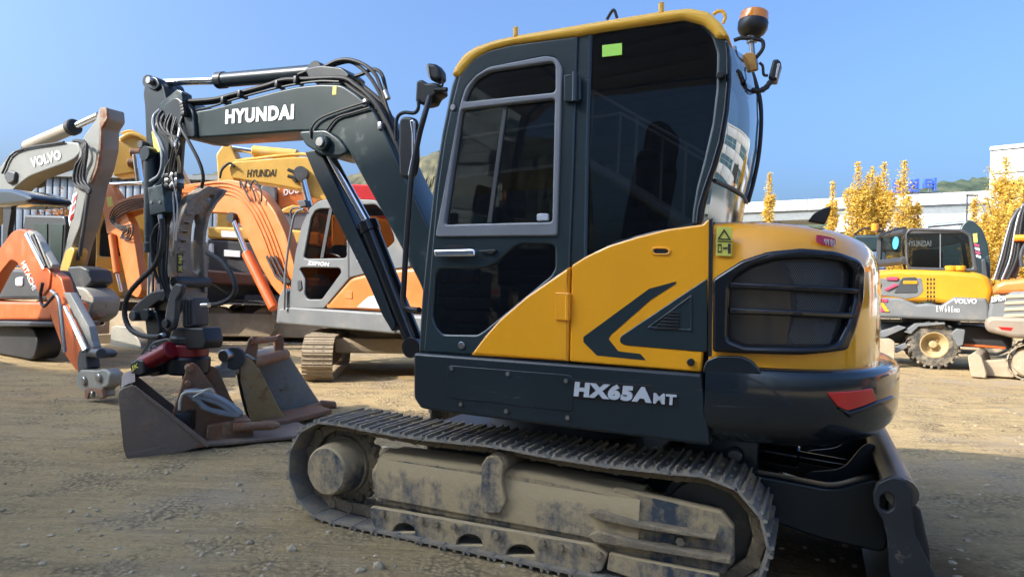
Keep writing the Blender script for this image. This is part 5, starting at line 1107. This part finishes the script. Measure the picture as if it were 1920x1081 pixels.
PE(WE, 0.50, 0.02, GBRN if False else GTINT, 'rear_window', bev=0.002)
PE('1762,435 1764,435 1764,503 1762,503', 0.51, 0.02, GREYM, 'window_seam', bev=0.0, r=0)
cl_ = E.pl(rc(P2('1698,490 1697,438 1704,427 1806,429 1824,440 1836,510 1704,508'), 5), .55)
ch_ = E.pl(rc(P2(WE), 5), .55)
g = G(); g.mesh(curve_mesh([cl_, ch_], 0.06, 0.02), lambda c: Vector((c.x, -0.6 + c.z, c.y))); 
p1 = [E.p(a, b, 0.55) for a, b in P2('1704,428 1806,430')]; g.box(((p1[0].x + p1[1].x) / 2, -0.02, (p1[0].z + p1[1].z) / 2 - 0.05), (abs(p1[0].x - p1[1].x), 1.1, 0.08), bev=0.02); g.done('cab_shell', GREYD, ex)
fa_ = [E.p(a, b, 0.5) for a, b in P2('1699,488 1698,440')]; bb = [E.p(1648, 494, -0.6), E.p(1650, 447, -0.6)]
g = G(); g.grid([[fa_[0], fa_[1]], [bb[0], bb[1]]]); g.done('side_window', GTINT, ex)
g = G(); g.tube([fa_[1] + Vector((0, 0, .06)), bb[1] + Vector((0, 0, .06))], 0.06, smooth=0); g.tube([bb[0], bb[1]], 0.06, smooth=0); g.tube([fa_[0], bb[0]], 0.08, smooth=0); g.done('cab_pillar', GREYD, ex)
c = fa_[1].lerp(bb[1], 0.35) - Vector((0, 0, 0.14)); nn = (bb[1] - fa_[1]).cross(Vector((0, 0, 1))).normalized()
if nn.y > 0 and False: pass
g = G(); nn = nn if nn.dot(E.c - c) > 0 else -nn; g.cyl(c, c + nn * 0.012, 0.13, seg=24); g.done('round_sticker', mat('blue_sticker', (0.08, 0.38, 0.65), 0.5), ex)
g = G(); c = E.p(1640, 428, -0.3); g.cyl(c - Vector((0, 0, .06)), c + Vector((0, 0, 0.10)), 0.07, seg=18, bev=0.01); g.done('beacon', LAMPA, ex)
g = G(E); g.ptube('1600,440 1620,428 1640,430 1660,436', -0.3, 0.02); g.ptube('1650,442 1672,432 1700,426', 0.0, 0.02); g.done('cable', BLK, ex)
g = G(); g.box((E.p(1680, 430, 0).x, -0.1, E.p(1680, 430, 0).z), (0.12, 0.12, 0.10), bev=0.02); g.done('work_lamp', BLK, ex)
c = E.p(1740, 490, 0.2); g = G(); g.box((c.x, 0.0, c.z), (0.5, 0.45, 0.5), bev=0.08); g.done('seat', SEAT, ex)
# chassis, wheels, steps
g = G(); g.box((0.0, 0.0, 0.62), (2.5, 1.0, 0.40), bev=0.05); g.cyl((0, 0, 0.7), (0, 0, 1.0), 0.5, seg=28); g.done('chassis', GREYD, ex)
def wheel(c, ang=0.0):
    q = Matrix.Rotation(ang, 3, 'Z') @ Matrix.Rotation(-math.pi / 2, 3, 'X'); c = Vector(c); R_ = 0.44; w_ = 0.15
    w = G().lathe([(0.235, -w_), (0.33, -w_ * 1.08), (0.40, -w_), (0.425, -w_ * 0.6), (0.428, w_ * 0.6), (0.40, w_), (0.33, w_ * 1.08), (0.235, w_), (0.235, -w_)], Vector((0, 0, 0)), q, 40).done('wheel', TYRE, ex); w.location = c
    g = G()
    for i in range(22):
        for s in (1, -1):
            a = 2 * math.pi * (i + (0.5 if s > 0 else 0)) / 22; o = q @ Vector((0.425 * math.cos(a), 0.425 * math.sin(a), s * w_ * 0.55))
            rt = q @ Matrix.Rotation(a, 3, 'Z') @ Matrix.Rotation(R(28) * s, 3, 'X'); g.box(o, (0.05, 0.042, w_ * 1.25), bev=0.006, rot=rt)
    g.done('tread', TYRE, w)
    G().lathe([(0, 0.02), (0.07, 0.02), (0.07, 0.10), (0.05, 0.115), (0, 0.115)], Vector((0, 0, 0)), q, 20).done('hub', RIMM, w)
    G().lathe([(0.0, -0.02), (0.12, -0.02), (0.16, 0.01), (0.20, 0.10), (0.235, 0.13), (0.245, 0.155), (0.225, 0.155), (0.205, 0.13), (0.165, 0.03), (0.12, 0.0), (0, 0.0)], Vector((0, 0, 0)), q, 32).done('rim', RIMM, w)
    for i in range(8):
        a = 2 * math.pi * i / 8; o = q @ Vector((0.105 * math.cos(a), 0.105 * math.sin(a), 0.0)); G().cyl(o, o + q @ Vector((0, 0, 0.03)), 0.014, seg=6).done('nut', RIMM, w)
    return w
wc = E.p(1748, 652, 0.80); wheel((wc.x, 0.70, 0.45), R(10)); wheel((wc.x, -0.70, 0.45), R(10)); wc2 = wc.x - 1.9 if False else wc.x + 2.0
wheel((wc.x - 2.1, 0.70, 0.45)); wheel((wc.x - 2.1, -0.70, 0.45))
g = G(E); g.plate('1694,622 1716,606 1772,604 1772,608 1722,612 1708,626', 0.95, 0.42, 0.01, r=2); g.done('mudguard', GREYM, ex)
g = G(E); g.plate('1786,622 1796,616 1810,618 1806,646 1796,650 1784,628', 0.95, 0.40, 0.01, r=2); g.done('step', GREYM, ex)
g = G(E); g.plate('1630,628 1686,610 1700,614 1660,632 1632,634', 1.0, 0.9, 0.01, r=2); g.done('mudguard', GREYM, ex)
g = G(E); g.plate('1672,652 1698,642 1704,650 1680,662', 0.9, 0.4, 0.01, r=2); g.done('step', GREYM, ex)
PE('1808,644 1886,650 1886,654 1808,648', 0.7, 0.10, ORGH, 'red_bar', bev=0.01, r=0)
PE('1628,634 1668,634 1678,640 1678,672 1666,690 1628,692', 1.15, 0.06, MUDL, 'dozer_blade', bev=0.015, r=4)
# ---- dark teal excavator behind, left and its arm right of the cab
Kf = Frame(10.6, 17.2, 150.0); kx = Kf.root('dark_teal_excavator', 'dark teal excavator standing behind the yellow wheeled one', 'excavator')
def PK(*a, **k): return PZ(*a, parent=kx, fr=Kf, **k)
PK('1600,440 1690,440 1690,472 1600,470', 0.9, 1.6, TEALB, 'cab_roof', bev=0.06)
PK('1600,471 1660,472 1660,504 1600,504', 0.86, 1.5, mat('blue_window', (0.10, 0.16, 0.26), 0.15), 'window_pane', bev=0.02)
PK('1600,505 1670,505 1670,560 1600,560', 0.9, 1.6, mat('faded_maroon', (0.25, 0.16, 0.15), 0.5, dust=0.3), 'lower_body', bev=0.04)
bK = PK('1730,438 1800,430 1806,418 1814,412 1826,414 1842,430 1852,456 1858,500 1856,540 1838,540 1832,500 1826,470 1812,452 1740,466', 0.2, 0.4, TEALB, 'boom', bev=0.03, r=5)
g = G(Kf); g.text('HYUNDAI', (1700, 462), (1746, 462), (1700, 451), 0.205, bold=0.03, ext=0.01); 
g.done('lettering', WHITE, bK)
G().cyl(Kf.p(1740, 424, 0.0), Kf.p(1808, 418, 0.0), 0.05, seg=14).done('arm_cylinder', CHROME, kx)
PK('1824,438 1832,437 1833,454 1826,455', 0.203, 0.004, STICK, 'sticker', bev=0.0, r=0)
for k in range(4): PK('%d,%d %d,%d %d,%d %d,%d' % (1828 + k * 1.5, 456 + k * 8, 1836 + k * 1.5, 460 + k * 8, 1837 + k * 1.5, 465 + k * 8, 1828 + k * 1.5, 461 + k * 8) if False else '%d,%d %d,%d %d,%d %d,%d' % (1827 + k, 456 + k * 7, 1836 + k, 459 + k * 7, 1836 + k, 463 + k * 7, 1827 + k, 460 + k * 7), 0.204, 0.004, REDS if k % 2 == 0 else WHITE, 'stripe', bev=0.0, r=0)
PK('1840,486 1848,484 1852,520 1842,522', 0.35, 0.15, GREYD, 'bucket_cylinder', bev=0.02)
g = G(); g.box((0.3, 0, 0.8), (3.6, 2.2, 0.8), bev=0.06); g.done('undercarriage', GREYD, kx)
excav_track(Kf, kx, 0.7, 1.2, -1.5, 1.9, 0.4, MUDL, 40, 0.2)
# ---- orange excavator at the right edge
Q = Frame(9.5, 10.9, 141.0); qx = Q.root('tail_orange_excavator', 'orange topped grey excavator at the edge, with tan track and small blade', 'excavator'); qx.name = 'worn_orange_excavator'
def PQ(*a, **k): return PZ(*a, parent=qx, fr=Q, **k)
PQ('1860,545 1864,532 1880,525 1930,520 2040,520 2040,552 1864,552', 0.6, 1.7, ORG, 'engine_hood', bev=0.08, r=6)
PQ('1852,590 1858,556 1890,552 1894,546 2040,540 2040,610 1852,606', 0.62, 1.7, GREYM, 'side_panel', bev=0.05, r=5)
for k in range(4): PQ('%d,%d 2000,%d 2000,%d %d,%d' % (1886 - k, 553 + k * 12, 548 + k * 12, 554 + k * 12, 1884 - k, 559 + k * 12), 0.64, 0.04, mat('tan_slat', (0.42, 0.33, 0.22), 0.6, dust=0.3), 'grille_slat', bev=0.006, r=0)
PQ('1846,600 1856,592 2040,598 2040,636 1900,634 1852,622 1845,612', 0.66, 1.8, mat('brown_counterweight', (0.24, 0.19, 0.14), 0.5, dust=0.4), 'counterweight', bev=0.07, r=5)
PQ('1871,612 1900,614 1896,620 1878,618', 0.665, 0.02, LAMPR, 'tail_lamp', bev=0.003, r=0)
g = G(Q); g.text('ZEPION', (1858, 566), (1886, 563), (1858, 557), 0.642, bold=0.03, ext=0.006); g.done('lettering', WHITE, qx)
bQ = PQ('1862,520 1876,470 1890,420 1904,392 1930,380 2010,380 2010,420 1950,430 1920,470 1906,520', 0.1, 0.35, GREYD, 'boom', bev=0.03, r=6)
for k in range(6):
    g = G(Q); g.ptube([(1864 + k * 5, 524), (1876 + k * 6, 486), (1888 + k * 5, 440 - k * 2), (1900 + k * 4, 408 - k * 3), (1924, 386 - k * 2), (1950, 380)], 0.14 + 0.02 * (k % 2), 0.022); g.done('hose', RUB if k % 3 else STEEL, bQ)
g = G(); c = Q.p(1915, 446, 0.2); g.cyl(c - Vector((0.12, 0, 0)), c + Vector((0.1, 0, 0)), 0.06, seg=16, bev=0.01); g.done('side_lamp', LAMPA, qx)
g = G(Q); g.ptube('1916,500 1914,480 1920,462 1930,452', 0.35, 0.03); g.done('mirror_arm', GREYD, qx)
for y0, y1 in ((0.15, 0.55), (-1.4, -1.0)):
    excav_track(Q, qx, y0, y1, Q.p(1985, 690, .4).x - 0.9, Q.p(1930, 690, .4).x, 0.30, MUDL, 34, 0.155)
g = G(); xx = Q.p(1930, 690, .4).x; g.box((xx - 0.7, -0.4, 0.55), (1.6, 1.5, 0.3), bev=0.04); g.cyl((xx - 0.7, -0.4, 0.6), (xx - 0.7, -0.4, 0.95), 0.5, seg=24); g.done('car_body', GREYD, qx)
lpq = [(q.x, q.z) for q in (Q.p(a, b, 0.75) for a, b in rc(P2('1814,668 1826,660 1838,666 1842,674 1850,700 1848,712 1822,712 1818,692'), 3))]
g = G(); g.mesh(curve_mesh([[(a, max(b, 0.0)) for a, b in lpq]], 1.7, 0.02), lambda c: Vector((c.x, -0.10 + c.z, c.y))); dbq = g.done('dozer_blade', MUDL, qx)
PQ('1838,676 1905,672 1912,700 1900,708 1842,704', 0.45, 0.16, MUDL, 'push_arm', bev=0.02)

# ---- a second orange excavator beyond the frame: its colour is mirrored along the glossy hood
def copy_tree(o, parent=None):
    c = o.copy(); col.objects.link(c); c.parent = parent
    for ch in list(o.children): copy_tree(ch, c)
    return c
mo = copy_tree(zx); mo.location = (11.5, 2.4, 0); mo.rotation_euler = (0, 0, R(95)); mo['label'] = 'orange excavator outside the frame, mirrored as an orange streak on the glossy hood'
# ================================================================== far right: white building, elevated walkway, sign, trees, hill
def far(px, py, Y): r = ray(px, py); return Vector((r.x * Y, Y, CH + r.z * Y))
WHT = mat('white_cladding', (0.50, 0.51, 0.51), 0.5, vary=0.05, scale=0.4); GRYC = mat('grey_soffit', (0.17, 0.185, 0.19), 0.6); GLB = mat('blue_glazing', (0.05, 0.11, 0.13), 0.08)
YD = 62.0
ov = bpy.data.objects.new('elevated_walkway', None); col.objects.link(ov); a0, a1 = far(1380, 400, 66), far(1880, 372, 58); ov.location = (a0.x, a0.y, 0)
tag(ov, 'long white elevated deck on pale piers running behind the golden trees', 'walkway')
def seg_box(p, q, h, dep, name, m, parent, up=0.0):
    d = q - p; L = Vector((d.x, d.y, 0)).length; slope = (q.z - p.z)
    g = G(); X_ = Vector((d.x, d.y, 0)).normalized(); Y_ = Vector((-X_.y, X_.x, 0))
    vs_ = []
    for t in (0, 1):
        for yy in (0, dep):
            for zz in (0, -h): vs_.append(g.b.verts.new(p + d * t + Y_ * yy + Vector((0, 0, zz + up)) - parent.location))
    for f in ((0, 1, 3, 2), (4, 6, 7, 5), (0, 4, 5, 1), (2, 3, 7, 6), (0, 2, 6, 4), (1, 5, 7, 3)): g.b.faces.new([vs_[k] for k in f])
    return g.done(name, m, parent, smooth=0)
P0, P1 = far(1300, 384, 68), far(1862, 357, 56)
nseg = 14
for i in range(nseg):
    a, b = P0.lerp(P1, i / nseg), P0.lerp(P1, (i + 0.96) / nseg); seg_box(a, b, 1.0, 0.25, 'parapet_panel', WHT, ov)
seg_box(P0 + Vector((0, 0.3, -1.0)), P1 + Vector((0, 0.3, -1.0)), 0.9, 5.0, 'deck', GRYC, ov)
for t in (0.06, 0.33, 0.62, 0.93):
    c = P0.lerp(P1, t) + Vector((0, 2.5, 0)); g = G(); g.box((c.x - ov.location.x, c.y - ov.location.y, (c.z - 1.9) / 2), (1.3, 1.1, c.z - 1.9), bev=0.1, taper=(1.6, 1)); g.done('pier', WHT, ov)
a, b = far(1690, 405, 58), far(1860, 399, 55); seg_box(far(1560, 404, 61), b, 1.5, 4, 'lower_canopy', WHT, ov)
seg_box(far(1560, 404, 61) + Vector((0, 1, -1.5)), b + Vector((0, 1, -1.5)), 3.0, 0.3, 'lower_glazing', GLB, ov)
wb = bpy.data.objects.new('white_building', None); col.objects.link(wb); wl_ = far(1853, 460, 52); wb.location = (wl_.x, wl_.y, 0); wb.rotation_euler = (0, 0, R(-42)); tag(wb, 'white clad building with blue windows at the edge', 'building')
zt = far(1855, 282, 52).z
g = G(); g.box((14, 8, zt / 2 - 0.03), (28, 15.6, zt - 0.1)); g.done('wall', GRYC, wb)
nz_, nx_ = 7, 10
for i in range(nx_):
    for k in range(nz_):
        wz = zt / nz_
        if i in (1, 2, 4, 5, 7) and k in (1, 3, 5): continue
        g = G(); g.box((1.4 + i * 2.8, 0.15, wz * (k + 0.5)), (2.70, 0.14, wz - 0.10), bev=0.01); g.done('cladding_panel', WHT, wb)
for i in (1, 2, 4, 5, 7):
    for k in (1, 3, 5):
        wz = zt / nz_; g = G(); g.box((1.4 + i * 2.8, 0.19, wz * (k + 0.5)), (2.7, 0.06, wz - 0.06)); wn = g.done('window', GLB, wb); g = G(); g.box((1.4 + i * 2.8, 0.12, wz * (k + 0.5)), (0.07, 0.1, wz)); g.box((1.4 + i * 2.8, 0.12, wz * (k + 0.5)), (2.7, 0.1, 0.06)); g.done('mullion', WHT, wn)
g = G(); g.box((14, 7.9, zt + 0.15), (28.1, 15.9, 0.3)); g.done('coping', WHT, wb)
g = G(); 
for k in range(7): G().box((0.05, 1.1 + k * 2.2, zt / 2), (0.12, 2.15, zt - 0.2), bev=0.01).done('cladding_panel', WHT, wb)
g.b.free()
# sign letters standing on the roof behind
sg_ = bpy.data.objects.new('rooftop_sign', None); col.objects.link(sg_); s0 = far(1650, 362, 70); sg_.location = (s0.x, s0.y, 0); tag(sg_, 'big blue rooftop sign letters above the white deck', 'sign')
BLUE = mat('sign_blue', (0.06, 0.13, 0.55), 0.4)
for ch, x0, x1, yb, yt in (('ㅏ', 1651, 1662, 360, 341), ('도', 1671, 1692, 362, 338), ('센', 1700, 1721, 360, 336), ('터', 1731, 1753, 358, 334)):
    g = G(); Pf = lambda q: far(q[0], q[1], 70) - sg_.location
    g.text(ch, (x0, yb), (x1, yb), (x0, yt), 0, bold=0.03, ext=0.2, P=Pf); g.done('letter', BLUE, sg_)
g = G()
for x in (1655, 1681, 1710, 1742):
    p = far(x, 362, 70.5) - sg_.location; g.cyl((p.x, p.y, 3.0), (p.x, p.y, p.z + 1.2), 0.08, seg=8)
pa, pb = far(1640, 364, 70.4) - sg_.location, far(1765, 361, 70.4) - sg_.location; g.cyl(pa, pb, 0.08, seg=8); g.cyl((pa.x, pa.y, 0), (pa.x, pa.y, pa.z), 0.12, seg=8); g.cyl((pb.x, pb.y, 0), (pb.x, pb.y, pb.z), 0.12, seg=8); g.done('sign_frame', STEEL, sg_)
# street lamp
slr = bpy.data.objects.new('street_lamp', None); col.objects.link(slr); p = far(1811, 470, 40); slr.location = (p.x, p.y, 0); tag(slr, 'slim street lamp post with double head before the deck', 'street lamp')
h_ = far(1811, 366, 40).z; G().cyl((0, 0, 0), (0, 0, h_), 0.07, 0.045, seg=10).done('post', GREYD, slr)
g = G(); g.box((0.3, 0, h_), (0.7, 0.14, 0.10), bev=0.03); g.done('lamp_head', GREYD, slr)

# ---- ginkgo trees
def leafmat(name, c1, c2):
    m, t, b = nodes(name); oi = N(t, 'ShaderNodeTexCoord').outputs['Object']
    n = N(t, 'ShaderNodeTexNoise', Scale=5.0, Detail=6.0); t.links.new(oi, n.inputs['Vector'])
    c = mixc(t, ramp(t, n.outputs[0], 0.35, 0.65), c1, c2); t.links.new(c, b.inputs['Base Color']); b.inputs['Roughness'].default_value = 1.0; b.inputs['Specular IOR Level'].default_value = 0.05
    tl = N(t, 'ShaderNodeBsdfTranslucent'); t.links.new(c, tl.inputs[0]); mx = N(t, 'ShaderNodeMixShader'); mx.inputs[0].default_value = 0.5
    t.links.new(b.outputs[0], mx.inputs[1]); t.links.new(tl.outputs[0], mx.inputs[2]); t.links.new(mx.outputs[0], t.nodes['Material Output'].inputs[0]); return m
GINK = leafmat('ginkgo_leaves', (0.62, 0.42, 0.06), (0.86, 0.66, 0.20)); BARK = mat('bark', (0.12, 0.09, 0.065), 0.9, bump=0.5)
def ginkgo(px, ptop, pw, Y, seed, label, spires=1):
    rnd = random.Random(seed); base = far(px, 560, Y); base.z = 0; H = far(px, ptop, Y).z; W = pw / FPX * Y / 2
    r = bpy.data.objects.new('ginkgo_tree', None); col.objects.link(r); r.location = base; tag(r, label, 'tree', 'golden ginkgo trees behind the yard')
    g = G(); g.cyl((0, 0, 0), (0, 0, H * 0.8), 0.14, 0.03, seg=8)
    limbs = []
    for i in range(26 + 10 * spires):
        z0 = H * (0.12 + 0.66 * rnd.random()); a = rnd.random() * 6.28; L = W * (0.5 + 0.7 * rnd.random()) * (1.15 - 0.85 * z0 / H); up = (0.9 + 1.3 * rnd.random()) * L
        p0 = Vector((0, 0, z0)); p2 = p0 + Vector((math.cos(a) * L, math.sin(a) * L, up)); p1 = p0.lerp(p2, 0.5) + Vector((0, 0, -0.12 * L)); g.tube([p0, p1, p2], 0.022, seg=4, smooth=2); limbs.append((p0, p2, L))
    for k in range(spires):
        a = rnd.random() * 6.28; p0 = Vector((0, 0, H * 0.3)); p2 = Vector((math.cos(a) * W * 0.55 * (k > 0), math.sin(a) * W * 0.4 * (k > 0), H * (0.99 - 0.09 * k * rnd.random() - 0.05 * (k > 0)))); g.tube([p0, p0.lerp(p2, 0.5), p2], 0.03, seg=5, smooth=2)
        for j in range(3): limbs.append((p0.lerp(p2, 0.25 + 0.2 * j), p2, W * 0.55))
    g.done('trunk', BARK, r)
    g = G(); s = 0.058
    for (p0, p2, L) in limbs:
        for j in range(int(210 + 90 * rnd.random())):
            t = 0.12 + 0.9 * rnd.random(); sp = 0.05 + 0.22 * W * (1.08 - t); c = p0.lerp(p2, t) + Vector((rnd.gauss(0, sp), rnd.gauss(0, sp), rnd.gauss(0, sp * 1.2)))
            if c.z > H: continue
            q = Matrix.Rotation(rnd.random() * 6.3, 3, 'Z') @ Matrix.Rotation(rnd.uniform(-1.2, 1.2), 3, 'X'); ss = s * (0.6 + 0.9 * rnd.random())
            v4 = [g.b.verts.new(c + q @ Vector(v)) for v in ((-ss, 0, 0), (0, -ss * 0.5, 0.02), (ss, 0, 0), (0, ss * 0.7, -0.02))]
            g.b.faces.new(v4)
    g.done('crown', GINK, r, smooth=0)
for i, (px, pt, pw, Y, spn, lab) in enumerate((
    (1437, 322, 36, 44, 1, 'slim golden ginkgo spire just right of the cab glass'),
    (1556, 338, 34, 44, 1, 'slim golden ginkgo directly behind the hood fin'),
    (1603, 302, 66, 40, 2, 'tall golden ginkgo with twin spires at the near side of the clump'),
    (1630, 312, 60, 41, 2, 'bushy golden ginkgo in the middle of the clump'),
    (1652, 303, 62, 40, 2, 'golden ginkgo beside the blue sign letters'),
    (1690, 300, 72, 39, 1, 'pointed golden ginkgo in front of the blue sign letters'),
    (1718, 380, 50, 39, 1, 'low leaning golden ginkgo above the boxy dark cab'),
    (1880, 292, 110, 36, 3, 'broad golden ginkgo before the white building'),
    (1822, 372, 50, 37, 1, 'small golden ginkgo beside the street lamp'),
    (1842, 400, 60, 34, 2, 'low golden ginkgo behind the dark teal boom'),
    (1915, 340, 90, 33, 2, 'golden ginkgo in front of the blue windows of the white building'))):
    ginkgo(px, pt, pw, Y, 50 + i, lab, spn)
# ---- wooded hills
def hill(name, px0, px1, tops, Y, c1, c2, bl=2.2):
    g = G(); n = 260; rows = []; m = len(tops) - 1
    for j in range(14):
        row = []
        for i in range(n + 1):
            t = i / n; k = t * m; a = int(min(k, m - 1)); pt = tops[a] + (tops[a + 1] - tops[a]) * (k - a)
            p = far(px0 + (px1 - px0) * t, pt, Y); s = j / 13; hgt = p.z * math.sin(min(1, s * 1.05) * math.pi / 2)
            d = mnoise.noise(Vector((p.x * 0.25, s * 9, Y))) * bl * 0.5 + mnoise.noise(Vector((p.x * 0.9, s * 25, Y))) * bl * 0.7
            row.append((p.x, Y - 25 + 30 * s + d, max(-0.5, hgt + d * (0.2 + 0.5 * s) - (1 - s))))
        rows.append(row)
    g.grid(rows); return g.done(name, mat(name + '_wood', c1, 0.9, vary=0.6, scale=0.35, dust=0.45, dcol=c2, bump=1.0), kind='structure', smooth=0)
hill('wooded_hill', 1380, 2050, [500, 440, 400, 372, 345, 330, 322, 318], 130, (0.035, 0.055, 0.03), (0.11, 0.085, 0.05))
hill('autumn_hill', 300, 1100, [330, 318, 322, 326, 300, 262, 250, 262], 150, (0.08, 0.075, 0.04), (0.17, 0.115, 0.07))
hill('distant_hill', -200, 420, [395, 385, 372, 352, 335, 322], 170, (0.06, 0.075, 0.06), (0.12, 0.10, 0.08))
# ---- blue-grey warehouse and an orange bush at the left
whs = bpy.data.objects.new('warehouse', None); col.objects.link(whs); p = far(70, 340, 45); whs.location = (p.x, p.y, 0); tag(whs, 'blue grey corrugated warehouse behind the pale grey boom', 'warehouse')
WB = mat('blue_cladding', (0.095, 0.125, 0.17), 0.5, vary=0.06, scale=0.6); zt = far(100, 330, 45).z
g = G(); g.box((0, 7, zt / 2), (30, 13.6, zt - 0.05)); g.done('wall', WB, whs)
for i in range(60):
    g = G(); g.box((-14.75 + i * 0.5, 0.1, zt / 2), (0.40, 0.014, zt), bev=0.003); g.done('cladding_rib', WB, whs)
g = G(); g.box((0, 7, zt + 0.1), (30.6, 14.6, 0.3)); g.done('roof', GRYC, whs)
def bush(px, pt, pw, Y, seed, lab, m):
    rnd = random.Random(seed); b = far(px, 520, Y); b.z = 0; H = far(px, pt, Y).z; W = pw / FPX * Y / 2
    r = bpy.data.objects.new('bush', None); col.objects.link(r); r.location = b; tag(r, lab, 'bush')
    g = G(); st = []
    for i in range(16): a = rnd.random() * 6.28; e = Vector((math.cos(a) * W * rnd.random(), math.sin(a) * W * .6, H * (0.6 + 0.4 * rnd.random()))); g.tube([(0, 0, 0), e * 0.5 + Vector((0, 0, .2)), e], 0.03, seg=4, smooth=2); st.append(e)
    g.done('stem', BARK, r); g = G()
    for e in st:
        for j in range(190):
            c = e * (0.45 + 0.55 * rnd.random()) + Vector((rnd.gauss(0, W * .2), rnd.gauss(0, W * .2), rnd.gauss(0, H * .06))); q = Matrix.Rotation(rnd.random() * 6.3, 3, 'Z') @ Matrix.Rotation(rnd.uniform(-1.2, 1.2), 3, 'X'); ss = 0.08 * (0.6 + rnd.random())
            g.b.faces.new([g.b.verts.new(c + q @ Vector(v)) for v in ((-ss, 0, 0), (0, -ss * .5, 0), (ss, 0, 0), (0, ss * .7, 0))])
    g.done('crown', m, r, smooth=0)
bush(98, 378, 70, 30, 5, 'rusty orange leafed bush below the pale grey boom', leafmat('rust_leaves', (0.32, 0.13, 0.05), (0.42, 0.22, 0.09)))
